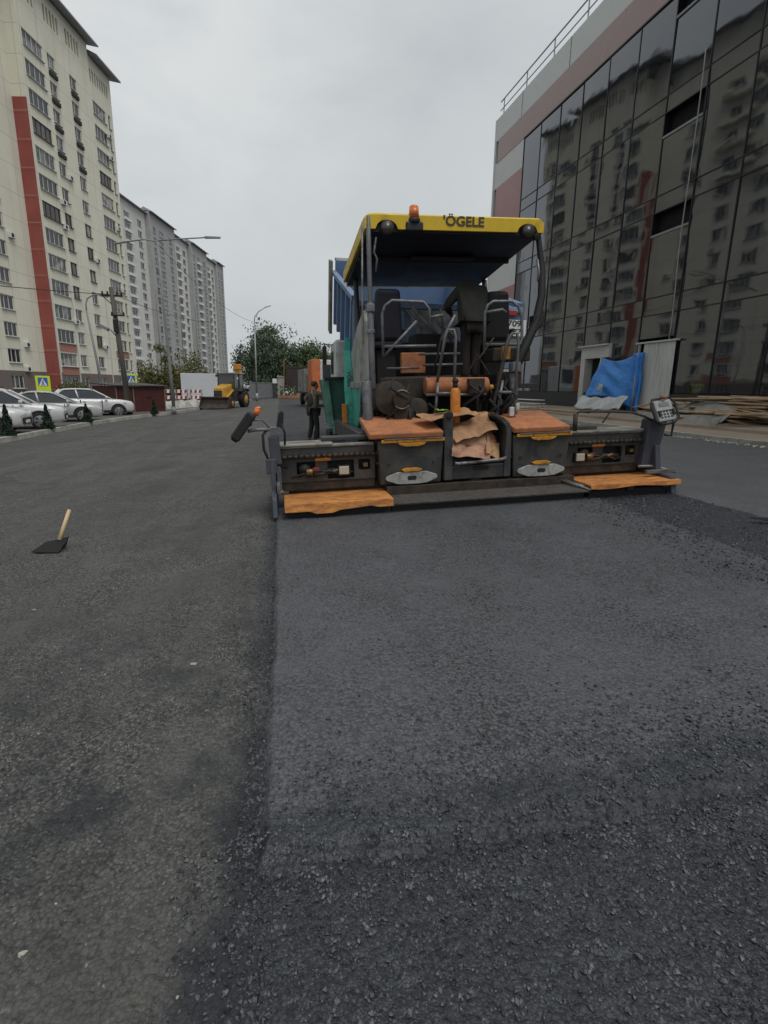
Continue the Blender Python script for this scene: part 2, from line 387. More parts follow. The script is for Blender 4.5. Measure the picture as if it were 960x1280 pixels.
nt.links.new(fin, bg.inputs['Color']); bg.inputs['Strength'].default_value = .095
vs = scene.view_settings; vs.view_transform = 'Standard'; vs.look = 'None'; vs.gamma = 1; vs.exposure = .13; vs.use_curve_mapping = False
scene.display_settings.display_device = 'sRGB'

# ------------------------------------------------------------------ ground
mb = MB()
xs = [-600, -60, -10] + [-10 + i * 1.0 for i in range(1, 21)] + [60, 600]
ys = [-300, -40] + [-10 + i * 4 for i in range(0, 26)] + [140, 300, 900]
vsx = [(x, y, ground_z(x)) for y in ys for x in xs]
nx = len(xs)
mb.add(vsx, [(j * nx + i, j * nx + i + 1, (j + 1) * nx + i + 1, (j + 1) * nx + i) for j in range(len(ys) - 1) for i in range(nx - 1)])
tag(mb.build('ground', G_OLD), kind='structure')

import numpy as np
def worley(x, y, scale, seed):
    """distance to the nearest stone centre and that stone's own random number"""
    xs, ys = x * scale, y * scale
    ix, iy = np.floor(xs).astype(np.int64), np.floor(ys).astype(np.int64)
    best = np.full(x.shape, 9.0); rnd_ = np.zeros(x.shape)
    def h(a, b, k): 
        q = np.sin(a * 127.1 + b * 311.7 + k * 74.7 + seed * 19.19) * 43758.5453
        return q - np.floor(q)
    for dx in (-1, 0, 1):
        for dy in (-1, 0, 1):
            cx, cy = ix + dx, iy + dy
            px_, py_ = cx + h(cx, cy, 1), cy + h(cx, cy, 2)
            d = np.hypot(xs - px_, ys - py_); m = d < best
            best = np.where(m, d, best); rnd_ = np.where(m, h(cx, cy, 3), rnd_)
    return best, rnd_
def vnoise(x, y, scale, seed):
    xs, ys = x * scale, y * scale
    ix, iy = np.floor(xs), np.floor(ys); fx, fy = xs - ix, ys - iy
    fx = fx * fx * (3 - 2 * fx); fy = fy * fy * (3 - 2 * fy)
    def h(a, b):
        q = np.sin(a * 127.1 + b * 311.7 + seed * 19.19) * 43758.5453
        return q - np.floor(q)
    return (h(ix, iy) * (1 - fx) + h(ix + 1, iy) * fx) * (1 - fy) + (h(ix, iy + 1) * (1 - fx) + h(ix + 1, iy + 1) * fx) * fy
def fbm(x, y, s_, seed): return sum(vnoise(x, y, s_ * 2.1 ** k, seed + k) * .5 ** k for k in range(4)) / 1.875
def spaced(a, b, d0, grow=1.0, dmax=.3):
    out = [a]; d = d0
    while out[-1] < b - d * .5: out.append(out[-1] + d); d = min(dmax, d * grow)
    out[-1] = b
    return np.array(out)
def laid(name, material, gx, gy, h, left=0, right=0, front=0, wob=.05, sw=.03, fw=.03, stone=(0, 40), seed=1, rough=None, skew=0):
    """a laid layer with real stone relief; left / right / front edges crumble down to the ground where their flag is set"""
    X, Y = np.meshgrid(gx, gy)
    top = np.full(X.shape, h)
    n1 = fbm(Y, Y * 0 + seed, 1.5, seed) - .5; n2 = fbm(X, X * 0 + seed, 2.0, seed + 9) - .5
    n3 = fbm(X, Y, 14, seed + 5) - .5
    k = np.ones(X.shape)
    if left: k = np.minimum(k, np.clip((X - gx[0] - wob * (n1 + .5) - sw * n3) / sw, 0, 1))
    if right: k = np.minimum(k, np.clip((gx[-1] - X - wob * (n1 + .5) - sw * n3) / sw, 0, 1))
    if front: k = np.minimum(k, np.clip((Y - gy[0] - wob * 2.5 * (n2 + .5) - fw * n3) / fw, 0, 1))
    amp, sc = stone
    f1, r1 = worley(X, Y, sc, seed); f2, r2 = worley(X + 3.7, Y - 1.3, sc * 2.2, seed + 3)
    rel = (1 - np.clip(f1 / .68, 0, 1) ** 2.6) * (.15 + .85 * r1) + .35 * (1 - np.clip(f2 / .75, 0, 1) ** 2) * r2
    a = amp * (rough(X, Y) if rough else 1)
    Zg = np.clip(.04 * X, -.4, .4)
    if skew: X = X - skew * np.clip((3.2 - Y) / 1.7, 0, 1) * np.clip(1 - (X - gx[0]) / .5, 0, 1)
    Z = Zg + k * top + a * rel * (.35 + .65 * np.minimum(1, k + .6)) + .006 * (fbm(X, Y, 2.5, seed + 7) - .5) - np.where(k <= 0, .012, 0)
    ny, nx_ = X.shape
    V = np.stack([X, Y, Z], -1).reshape(-1, 3)
    idx = np.arange(ny * nx_).reshape(ny, nx_)
    F = np.stack([idx[:-1, :-1], idx[:-1, 1:], idx[1:, 1:], idx[1:, :-1]], -1).reshape(-1, 4)
    me = bpy.data.meshes.new(name); me.vertices.add(len(V)); me.vertices.foreach_set('co', V.ravel())
    me.loops.add(F.size); me.loops.foreach_set('vertex_index', F.ravel().astype(np.int32))
    me.polygons.add(len(F)); me.polygons.foreach_set('loop_start', np.arange(0, F.size, 4, dtype=np.int32)); me.polygons.foreach_set('use_smooth', np.ones(len(F), bool))
    me.materials.append(material); me.update(calc_edges=True); me.validate()
    o = bpy.data.objects.new(name, me); col.objects.link(o)
    return tag(o, kind='structure')
def near_rough(X, Y): return np.clip(1.25 - .25 * (Y - 1.2), .35, 1.2)
gyn = np.concatenate([spaced(-1.5, .6, .1), spaced(.606, 2.15, .0075)])
laid('tack_coat', G_LOOSE, np.concatenate([spaced(-.15, 2.6, .0075), spaced(2.62, 6.5, .04)]), gyn, .004, left=1, wob=.06, sw=.05, stone=(.006, 40), seed=4)
laid('old_asphalt', G_OLD, np.concatenate([spaced(-6, -2.2, .12), spaced(-2.18, -.11, .0085)]), np.concatenate([spaced(-1, .6, .1), spaced(.61, 6.6, .0085, 1.006, .03), spaced(6.65, 9.5, .12)]), .002, stone=(.010, 46), seed=6,
     rough=lambda X, Y: (.35 + 1.0 * fbm(X, Y, 1.6, 77)) * np.clip(1.1 - .05 * Y, .4, 1))
def mat_rough(X, Y): return .22 + 1.25 * np.clip((fbm(X, Y, 1.3, 55) - .47) * 5, 0, 1) + .8 * np.clip((2.15 - Y) / .5, 0, 1)
laid('fresh_asphalt_mat', G_NEW, spaced(-.12, 4.2, .0095), spaced(1.42, 7.0, .0085, 1.008, .05), .042, left=1, right=1, front=1, wob=.05, sw=.03, fw=.10, stone=(.0095, 46), seed=1, rough=mat_rough, skew=.05)
laid('loose_asphalt_strip', G_LOOSE, spaced(3.80, 5.5, .014), spaced(1.0, 9.0, .016, 1.004, .05), .030, left=1, right=1, wob=.28, sw=.10, stone=(.012, 32), seed=2)
laid('rolled_asphalt_lane', G_LANE, spaced(5.40, 10.42, .15), spaced(-4, 60, .3), .050, left=1, wob=.06, sw=.05, stone=(.0, 40), seed=3)

# loose stones shed by the mix
def stones(name, n, fn, size, material, seed):
    rnd = random.Random(seed)
    base = [(0, 0, 1), (.9, 0, .1), (.28, .85, .1), (-.72, .53, .1), (-.72, -.53, .1), (.28, -.85, .1), (0, 0, -.6)]
    bf = [(0, 1, 2), (0, 2, 3), (0, 3, 4), (0, 4, 5), (0, 5, 1), (6, 2, 1), (6, 3, 2), (6, 4, 3), (6, 5, 4), (6, 1, 5)]
    V = []; F = []
    k = 0
    while k < n:
        p = fn(rnd)
        if p is None: continue
        x, y, hz = p
        s = size[0] + (size[1] - size[0]) * rnd.random() ** 2.2
        q = Euler((rnd.uniform(-.6, .6), rnd.uniform(-.6, .6), rnd.uniform(0, 6.28))).to_matrix()
        sx, sy, sz = s * rnd.uniform(.7, 1.15), s * rnd.uniform(.65, 1), s * rnd.uniform(.5, .85)
        o = len(V); z = ground_z(x) + hz + sz * .05
        for b in base:
            j = 1 + rnd.uniform(-.22, .22)
            c = q @ Vector((b[0] * sx * j, b[1] * sy * j, b[2] * sz * j))
            V.append((x + c.x, y + c.y, z + c.z))
        F += [[i + o for i in f] for f in bf]
        k += 1
    mb = MB(); mb.v = V; mb.f = F; mb.mi = [0] * len(F); mb.sm = [False] * len(F)
    return tag(mb.build(name, material), kind='stuff')
blk = asphalt('bitumen_coated_stone', (.048, .052, .060), (.11, .115, .125), 36, .3, .5, chips=.5, con=.5)
def stone_mat(name, c0, c1):
    m, nt, b = newmat(name); v = coords(nt, True)
    vo = N(nt, 'ShaderNodeTexVoronoi', feature='F1'); vo.inputs['Scale'].default_value = 26; nt.links.new(v, vo.inputs['Vector'])
    sp_ = N(nt, 'ShaderNodeSeparateColor'); nt.links.new(vo.outputs['Color'], sp_.inputs[0])
    c = mixc(nt, ramp(nt, sp_.outputs[0], .35, 1), c0, c1)
    c = mixc(nt, ramp(nt, noise(nt, v, 160, 4), .45, .7, 0, .6), c, (.03, .032, .038))
    nt.links.new(c, b.inputs['Base Color']); b.inputs['Roughness'].default_value = .5
    return m
STN = stone_mat('loose_coated_stone', (.028, .031, .037), (.12, .125, .135)); GRIT = stone_mat('milled_grit', (.035, .035, .034), (.20, .193, .17))
def near_front(r):
    y = 1.64 + r.gauss(0, .22); x = r.uniform(-.2, 4.5)
    if y < .5: return None
    return x, y, min(.048, max(.008, (y - 1.42) * .36 + .012))
def near_dark(r):
    y = r.uniform(.55, 1.7); x = r.uniform(-.4, 3.2); return x, y, .008
def left_rough(r):
    y = .7 + 5 * r.random() ** 1.7; x = -.08 - (.45 + y * .55) * r.random()
    return x, y, 0
def seam(r):
    y = .8 + 5.5 * r.random() ** 1.5; return -.14 + r.gauss(0, .045), y, .004
def strip(r):
    y = r.uniform(1.6, 6.6); x = r.gauss(3.98, .24) if r.random() < .4 else r.uniform(4.1, 5.35)
    return x, y, (.048 if x < 4.16 else .036)
def scat(r):
    y = 1.7 + 4.2 * r.random() ** 1.8; x = r.uniform(0, 4); return x, y, .045
tag(stones('loose_stones', 10000, near_front, (.004, .013), STN, 11))
stones('tack_coat_stones', 13000, near_dark, (.003, .013), STN, 12)
stones('milled_stones', 15000, left_rough, (.003, .012), GRIT, 13)
stones('joint_stones', 2600, seam, (.006, .016), blk, 14)
stones('strip_stones', 8000, strip, (.005, .017), STN, 15)
stones('mat_stones', 2600, scat, (.003, .010), blk, 16)
def pale(r):
    y = .9 + 7 * r.random() ** 1.6; x = -.15 - (.6 + y * .6) * r.random(); return x, y, .002
stones('pale_chips', 240, pale, (.004, .011), MT['stone'], 17)
for (x, y, s) in ((-.56, 3.05, .032), (-.80, 1.40, .024), (-1.9, 4.2, .025), (-2.1, 3.3, .02)):
    rnd = random.Random(x)
    mb = MB(); mb.ball((0, 0, s * .25), s * .62, s * .42, s * .28, 7, 5)
    mb.v = [(a * rnd.uniform(.7, 1.25), b * rnd.uniform(.7, 1.25), c * rnd.uniform(.8, 1.2)) for a, b, c in mb.v]
    o = mb.build('pale_stone', MT['stone'], smooth=False, loc=(x, y, ground_z(x)))
    tag(o, {-.56: 'pale flat stone on the grey rough ground left of the joint', -.80: 'cream pebble on the brownish ground at the bottom left corner', -1.9: 'small pale stone on the rough ground in front of the broom', -2.1: 'small pale stone near the left edge below the broom'}[x], 'stone')

# left kerb, yard behind it
KERB = [(-9.25, -20), (-9.25, 15), (-9.25, 20.4), (-9.25, 24.3), (-9.2, 28), (-8.85, 31.4), (-8.35, 34), (-7.3, 37), (-6.4, 43), (-5.2, 52), (-3.9, 66), (-3.5, 72)]
def off(pts, d):
    out = []
    for i, p in enumerate(pts):
        a = Vector(pts[max(0, i - 1)]); b = Vector(pts[min(len(pts) - 1, i + 1)]); t = (b - a).normalized()
        out.append((p[0] - t.y * d, p[1] + t.x * d))
    return out
mb = MB()
k1 = off(KERB, .22)
n = len(KERB)
V = []
for i in range(n):
    g = ground_z(KERB[i][0])
    V += [(*KERB[i], g - .02), (KERB[i][0] - .02, KERB[i][1], g + .17), (*k1[i], g + .17), (*k1[i], g)]
mb.add(V, [(i * 4 + k, (i + 1) * 4 + k, (i + 1) * 4 + k + 1, i * 4 + k + 1) for i in range(n - 1) for k in range(3)])
tag(fixnormals(mb.build('kerb', MT['concrete'])), kind='structure')
mb = MB()
V = []
for i in range(n):
    g = ground_z(KERB[i][0]) + .155
    V += [(*k1[i], g), (k1[i][0] - .6, k1[i][1], g - .01 - .06 * (i < 6)), (-60, k1[i][1], -.29)]
mb.add(V, [(i * 3 + k, (i + 1) * 3 + k, (i + 1) * 3 + 1 + k, i * 3 + 1 + k) for i in range(n - 1) for k in (0, 1)])
tag(fixnormals(mb.build('parking_yard', G_YARD)), kind='structure')

# right kerb and pavement rising to the glass building
TH = R(-1.9); BD = Vector((math.sin(TH), math.cos(TH), 0)); BP = Vector((14.83, 13.93, 0)); BN = Vector((-BD.y, BD.x, 0))
def bpt(s, out, z): return tuple(BP + BD * s + BN * out + Vector((0, 0, z)))
mb = MB()
for s0 in range(-20, 40, 1):
    mb.hexa([bpt(s0 + .006, 4.32, .38), bpt(s0 + .006, 4.14, .38), bpt(s0 + .994, 4.14, .38), bpt(s0 + .994, 4.32, .38)][::-1] if False else
            [bpt(s0 + .006, 4.32, .38), bpt(s0 + .994, 4.32, .38), bpt(s0 + .994, 4.14, .38), bpt(s0 + .006, 4.14, .38)],
            [bpt(s0 + .006, 4.30, .56), bpt(s0 + .994, 4.30, .56), bpt(s0 + .994, 4.14, .56), bpt(s0 + .006, 4.14, .56)])
tag(fixnormals(mb.build('right_kerb', MT['concrete'])), kind='structure')
mb = MB()
for (o0, z0, o1, z1) in ((4.14, .545, 2.9, .60), (2.9, .60, 2.88, .68), (2.88, .68, -.2, .85)):
    mb.sheet(lambda u, v: bpt(-25 + 75 * u, o0 + (o1 - o0) * v, z0 + (z1 - z0) * v), 60, 1)
tag(fixnormals(mb.build('pavement', MT['paving'])), kind='structure')
# crumbly concrete haunch and lime splashes along the foot of the kerb
def kerbfoot(r):
    s = r.uniform(-8, 22); o = 4.34 + abs(r.gauss(0, .10)); p = bpt(s, o, 0); return p[0], p[1], .05
stones('kerb_rubble', 1500, kerbfoot, (.012, .05), MT['rubble'], 21)
# ------------------------------------------------------------------ apartment blocks
def block_paint(name, c, c2, line=.55, row=2.8, colw=3.2):
    m, nt, b = newmat(name)
    v = coords(nt)
    br = N(nt, 'ShaderNodeTexBrick'); br.offset = 0; br.inputs['Scale'].default_value = 1
    br.inputs['Brick Width'].default_value = colw; br.inputs['Row Height'].default_value = row
    br.inputs['Mortar Size'].default_value = .035; br.inputs['Mortar Smooth'].default_value = .3; br.inputs['Bias'].default_value = 0
    tc = N(nt, 'ShaderNodeTexCoord'); sp = N(nt, 'ShaderNodeSeparateXYZ'); nt.links.new(tc.outputs['Object'], sp.inputs[0])
    cb = N(nt, 'ShaderNodeCombineXYZ'); nt.links.new(mth(nt, 'ADD', sp.outputs[0], sp.outputs[1]), cb.inputs[0]); nt.links.new(sp.outputs[2], cb.inputs[1])
    nt.links.new(cb.outputs[0], br.inputs['Vector'])
    cc = mixc(nt, ramp(nt, noise(nt, v, .35, 6, .6), .35, .65), c, c2)
    streak = N(nt, 'ShaderNodeMapping'); streak.inputs['Scale'].default_value = (1.2, 1.2, .08); nt.links.new(v, streak.inputs[0])
    cc = mixc(nt, ramp(nt, noise(nt, streak.outputs[0], 1.5, 5), .5, .8, 0, .25), cc, tuple(x * .55 for x in c))
    cc = mixc(nt, mth(nt, 'MULTIPLY', br.outputs['Fac'], line), cc, tuple(x * .4 for x in c))
    nt.links.new(cc, b.inputs['Base Color']); b.inputs['Roughness'].default_value = .85
    return m
W_BEIGE = block_paint('cream_panel_facade', (.64, .615, .50), (.70, .675, .565))
W_WHITE = block_paint('white_panel_facade', (.64, .64, .61), (.70, .70, .67))
W_RED = block_paint('brick_red_facade', (.26, .065, .05), (.31, .085, .065), colw=40)
W_PINK = M('salmon_panel', (.36, .165, .13), .8, var=.1, vs=1)
W_BROWN = M('grey_brown_panel', (.16, .125, .115), .8, var=.12)
W_GREY = M('grey_plinth', (.17, .165, .155), .85, var=.2)
W_ROOF = M('lilac_grey_roof_sheet', (.30, .295, .32), .55, var=.1)
W_FRAME = M('white_window_frame', (.52, .52, .50), .5, var=.05)
W_FRAME2 = M('brown_window_frame', (.12, .075, .05), .5)
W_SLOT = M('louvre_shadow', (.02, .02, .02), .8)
def winglass(name, curtain):
    m, nt, b = newmat(name)
    v = coords(nt)
    oi = N(nt, 'ShaderNodeObjectInfo')
    wn = noise(nt, v, .9, 2)
    c = mixc(nt, ramp(nt, wn, .45, .6), (.018, .02, .022), curtain)
    c = mixc(nt, ramp(nt, oi.outputs['Random'], .2, .9), (.02, .022, .025), c)
    nt.links.new(c, b.inputs['Base Color']); b.inputs['Roughness'].default_value = .08; b.inputs['Specular IOR Level'].default_value = .7
    return m
W_GL = winglass('window_glass', (.16, .16, .145)); W_GLB = winglass('balcony_glass', (.22, .24, .23))
W_GL2 = winglass('greenish_balcony_glass', (.24, .29, .26)); W_GL3 = winglass('dark_window_glass', (.03, .03, .03)); W_GL4 = winglass('curtained_glass', (.30, .29, .25))
B2_WALL = block_paint('hazed_pale_grey_facade', (.54, .535, .50), (.60, .595, .56), line=.3)  # grey-white block, with distance haze put into the greyer paint
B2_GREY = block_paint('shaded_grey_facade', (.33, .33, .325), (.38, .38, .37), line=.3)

def wall_with_holes(mb, x0, x1, z0, z1, y, holes, depth=.22, sgn=1):
    """front faces on plane y (outward = -Y*sgn), reveals running in by depth"""
    X = sorted({x0, x1, *[h[0] for h in holes], *[h[1] for h in holes]}); X = [a for a in X if x0 <= a <= x1]
    Z = sorted({z0, z1, *[h[2] for h in holes], *[h[3] for h in holes]}); Z = [a for a in Z if z0 <= a <= z1]
    def inh(cx, cz): return any(h[0] < cx < h[1] and h[2] < cz < h[3] for h in holes)
    for i in range(len(X) - 1):
        run = None
        for k in range(len(Z) - 1):
            if inh((X[i] + X[i + 1]) / 2, (Z[k] + Z[k + 1]) / 2):
                if run is not None: mb.quad((X[i], y, Z[run]), (X[i + 1], y, Z[run]), (X[i + 1], y, Z[k]), (X[i], y, Z[k])); run = None
            elif run is None: run = k
        if run is not None: mb.quad((X[i], y, Z[run]), (X[i + 1], y, Z[run]), (X[i + 1], y, Z[-1]), (X[i], y, Z[-1]))
    yb = y + depth * sgn
    for (a, b, c, d) in holes:
        mb.quad((a, y, c), (b, y, c), (b, yb, c), (a, yb, c)); mb.quad((a, yb, d), (b, yb, d), (b, y, d), (a, y, d))
        mb.quad((a, yb, c), (a, yb, d), (a, y, d), (a, y, c)); mb.quad((b, y, c), (b, y, d), (b, yb, d), (b, yb, c))

def window_mesh(wd, ht, lights, fr=.09, glassmat=1):
    """centred at x=0, bottom z=0, front y=0: white frame with mullions, glass set back"""
    mb = MB(); mb.m = 0
    mb.box(-wd / 2, wd / 2, 0, .09, 0, fr); mb.box(-wd / 2, wd / 2, 0, .09, ht - fr, ht)
    ws = [-wd / 2]
    for q in lights: ws.append(ws[-1] + wd * q)
    for i, x in enumerate(ws):
        a = max(-wd / 2, x - fr / 2 - (fr / 2 if i else 0)); b = min(wd / 2, a + fr)
        mb.box(a, b, .002, .088, fr, ht - fr)
    mb.m = 1
    mb.quad((-wd / 2 + .01, .06, .01), (wd / 2 - .01, .06, .01), (wd / 2 - .01, .06, ht - .01), (-wd / 2 + .01, .06, ht - .01))
    mb.m = 0; mb.box(-wd / 2 - .04, wd / 2 + .04, -.30, .0, -.05, -.002)
    return mb

def place(proto, parent, x, y, z):
    o = proto.copy(); col.objects.link(o); o.parent = parent; o.location = (x, y, z); return o
rv = random.Random(77)
def vary(o):
    """each flat has its own glazing: curtains, dark rooms, tinted loggias, a few brown frames"""
    q = rv.random()
    if q < .62:
        o.material_slots[1].link = 'OBJECT'; o.material_slots[1].material = W_GL2 if q < .14 else W_GL3 if q < .42 else W_GL4
    if rv.random() < .10: o.material_slots[0].link = 'OBJECT'; o.material_slots[0].material = W_FRAME2
    return o

A11 = R(11); LD = Vector((math.sin(A11), math.cos(A11), 0))
ROTL = math.atan2(LD.y, LD.x)
b1 = thing('apartment_building', 'cream panel apartment block with a brick red vertical strip, tallest at the left edge', 'apartment building', (-24.4, 82.5, -.4), (0, 0, ROTL))
FL = 2.8
# local z = world z + .4 ; window tops at world 2.5 + 2.8 k
def fz(k, top=2.9): return top + FL * k
H1 = 45.3
mb = MB()
holes_main = []; holes_left = []; W = []
NF = 14
for k in range(NF):
    t = fz(k)
    holes_main += [(-9.3, -5.75, t - 1.6, t), (-4.9, -3.4, t - 1.5, t), (-.45, 1.1, t - 1.5, t)]
    W += [('b', -7.525, 0, t - 1.6), ('s', -4.15, 0, t - 1.5), ('s', .325, 0, t - 1.5)]
    holes_left += [(-16.4, -14.3, t - 1.5, t), (-20.9, -19.3, t - 1.5, t)]
    W += [('t', -15.35, 1.5, t - 1.5), ('s', -20.1, 1.5, t - 1.5)]
holes_r = []
for k in range(NF):
    t = fz(k)
    holes_r += [(5.6, 8.9, t - 1.6, t), (9.6, 10.3, t - 1.7, t)]
    W += [('b', 7.25, .35, t - 1.6), ('n', 9.95, .35, t - 1.7)]
mb.m = 0
slots = []
for (a, b_, y) in ((-9.6, -6.4, 0), (-4.9, -1.6, 0), (-.6, 2.6, 0)):
    nS = int((b_ - a) / .62)
    for i in range(nS): slots.append((a + i * .62 + .12, a + i * .62 + .45, 42.4, 44.1))
wall_with_holes(mb, -9.9, 4.6, 3.35, H1, 0, [h for h in holes_main if h[3] > 3.4] + slots)
mb.m = 3; wall_with_holes(mb, -9.9, 4.6, .9, 3.35, 0, [h for h in holes_main if h[3] < 3.4])
mb.m = 0
slr = [(5.4 + i * .62, 5.4 + i * .62 + .33, 41.4, 42.9) for i in range(8)]
wall_with_holes(mb, 4.6, 11, 3.35, H1 - .9, .35, [h for h in holes_r if h[3] > 3.4] + slr)
mb.m = 3; wall_with_holes(mb, 4.6, 11, .9, 3.35, .35, [h for h in holes_r if h[3] < 3.4]); mb.m = 0
mb.quad((4.6, 0, .9), (4.6, .35, .9), (4.6, .35, H1), (4.6, 0, H1))
off_holes = []; WO = []
for j in range(5):
    x = -24.3 - j * 5.6
    for k in range(NF):
        t = fz(k); off_holes.append((x - 1, x + 1, t - 1.5, t)); WO.append((x, 1.5, t - 1.5))
wall_with_holes(mb, -52, -9.9, 3.35, H1, 1.5, [h for h in holes_left + off_holes if h[3] > 3.4])
mb.m = 3; wall_with_holes(mb, -52, -9.9, .9, 3.35, 1.5, [h for h in holes_left + off_holes if h[3] < 3.4])
mb.m = 2; mb.box(-52, 11, .0 + 1.52, 3, -.6, .9); mb.box(-9.88, 10.9, .06, 2, -.6, .9)
mb.m = 0
mb.quad((11, .35, -.6), (11, 15, -.6), (11, 15, H1 - .9), (11, .35, H1 - .9)); mb.quad((-52, 15, -.6), (-52, 1.5, -.6), (-52, 1.5, H1), (-52, 15, H1)); mb.quad((11, 15, -.6), (-52, 15, -.6), (-52, 15, H1), (11, 15, H1))
wall1 = mb.build('wall', [W_BEIGE, W_WHITE, W_GREY, W_BROWN], b1)
# interior dark backing so openings never look through
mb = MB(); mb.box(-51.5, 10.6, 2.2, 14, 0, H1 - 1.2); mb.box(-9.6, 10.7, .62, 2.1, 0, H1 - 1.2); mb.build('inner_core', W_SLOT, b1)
# return wall facing the street corner: brick red below, cream above
mb = MB(); mb.box(-10.05, -9.9, -.03, 1.52, .3, 32.4); red = mb.build('red_strip', W_RED, b1); tag(red, 'tall brick red strip divided by thin pale lines')
mb = MB(); mb.box(-10.05, -9.9, -.03, 1.52, 32.4, H1 - 1.6); mb.build('side_wall', W_BEIGE, b1)
for k in range(11):
    mb = MB(); mb.box(-10.06, -9.885, -.05, 1.5, 3.1 + FL * k - .06, 3.1 + FL * k + .06); mb.build('strip_line', W_PINK, b1)
for k in (0, 1):
    mb = MB(); mb.box(-9.35, -5.7, -.045, -.005, fz(k) + .18, fz(k) + 1.12); mb.build('salmon_panel', W_PINK, b1)
mb = MB(); mb.box(4.9, 9.3, .30, .345, 5.9, 6.8); mb.build('salmon_panel', W_PINK, b1)
for (a, b_, y, c, d) in ((-9.35, -5.7, -.005, .9, 1.28), (-25.5, -21.6, 1.49, .9, 1.38), (-25.5, -21.6, 1.49, 3.1, 4.16), (-25.5, -21.6, 1.49, 5.9, 6.96)):
    mb = MB(); mb.box(a, b_, y - .04, y, c, d); mb.build('salmon_panel', W_PINK, b1)
for x in (-5.55, -9.75, 2.9):
    mb = MB(); mb.box(x - .12, x + .12, -.05, -.004, .9, 14); mb.build('white_pilaster', W_FRAME, b1)
# cornices
def cornice(x0, x1, y, z, ov, parent, name='roof', end=True):
    mb = MB()
    prof = [(y + 2.5, z + .55), (y - ov, z - .10), (y - ov - .02, z + .06), (y + 1.5, z + 1.3)]
    mb.prism(prof, 'x', x0, x1)
    return fixnormals(mb.build(name, W_ROOF, parent))
cornice(-12, 5.4, 0, H1, 1.2, b1); cornice(5.42, 12.0, .35, H1 - .9, 1.2, b1); cornice(-52, -12.02, 1.5, H1, 1.1, b1)
mb = MB(); mb.box(-52, 11, 1.6, 15, H1 - .3, H1 + .5); mb.build('roof_deck', W_ROOF, b1)
protos = {'b': window_mesh(3.55, 1.6, (.25, .25, .25, .25), .08), 's': window_mesh(1.5, 1.5, (.42, .58)), 't': window_mesh(2.1, 1.5, (.33, .34, .33)), 'n': window_mesh(.7, 1.7, (1,))}
first = {}
cnt = 0
# the hundred windows that show largest are parts; the far upper narrow ones go into one mesh
W.sort(key=lambda t: (t[0] == 'n', t[3]))
rest = MB()
for (k, x, y, z) in W:
    if cnt < 84:
        if k not in first:
            o = protos[k].build('window', [W_FRAME, W_GLB if k == 'b' else W_GL], b1); first[k] = o; o.location = (x, y + .10, z)
        else: o = vary(place(first[k], b1, x, y + .10, z))
        cnt += 1
    else:
        rest.M = Matrix.Translation((x, y + .10, z)); p = protos[k]
        o0 = len(rest.v); rest.v += [tuple(rest.M @ Vector(q)) for q in p.v]; rest.f += [[i + o0 for i in f] for f in p.f]; rest.mi += p.mi; rest.sm += p.sm
for (x, y, z) in WO:
    p = protos['t']; o0 = len(rest.v); rest.v += [(q[0] + x, q[1] + y + .1, q[2] + z) for q in p.v]; rest.f += [[i + o0 for i in f] for f in p.f]; rest.mi += p.mi; rest.sm += p.sm
tag(rest.build('window', [W_FRAME, W_GL], b1), kind='stuff')
# air conditioner boxes and dark cooler baskets under upper windows
mb = MB(); mb.box(-.42, .42, -.34, 0, 0, .56); mb.m = 1; mb.cyl((-.1, -.345, .28), (-.1, -.36, .28), .22, 14); ac = None
for (x, y, z) in ((-5.3, -.01, fz(7) - 2.1), (-5.1, -.01, fz(8) - 2.1), (-13.6, 1.49, fz(1) - 2.4), (-13.2, 1.49, fz(2) - 2.5), (9.2, .34, fz(12) - .4), (9.1, .34, fz(11) - .4), (9.4, .34, fz(8) - 1.2), (9.2, .34, fz(5) - 1.4), (-2.9, -.01, fz(9) - 1.5), (1.7, -.01, fz(6) - 1.6), (-5.2, -.01, fz(3) - 1.9), (-13.4, 1.49, fz(6) - 2.3), (1.6, -.01, fz(2) - 1.7)):
    if ac is None: ac = mb.build('air_conditioner', [W_WHITE, W_SLOT], b1); ac.location = (x, y, z)
    else: place(ac, b1, x, y, z)
mb = MB(); mb.box(-.75, .75, -.22, -.005, 0, .42); bk = None
for (x, y, z) in [(-4.15, 0, fz(k) - 2.25) for k in (10, 11, 12, 13)] + [(.325, 0, fz(k) - 2.25) for k in (10, 11, 12, 13)]:
    if bk is None: bk = mb.build('cooler_basket', W_SLOT, b1); bk.location = (x, y, z)
    else: place(bk, b1, x, y, z)
for k in range(10, NF):    # deep balcony undersides on the recessed upper left
    mb = MB(); mb.box(-24.5, -18.6, .62, 1.48, fz(k) - 2.0, fz(k) - 1.55); mb.build('balcony', W_BEIGE, b1)

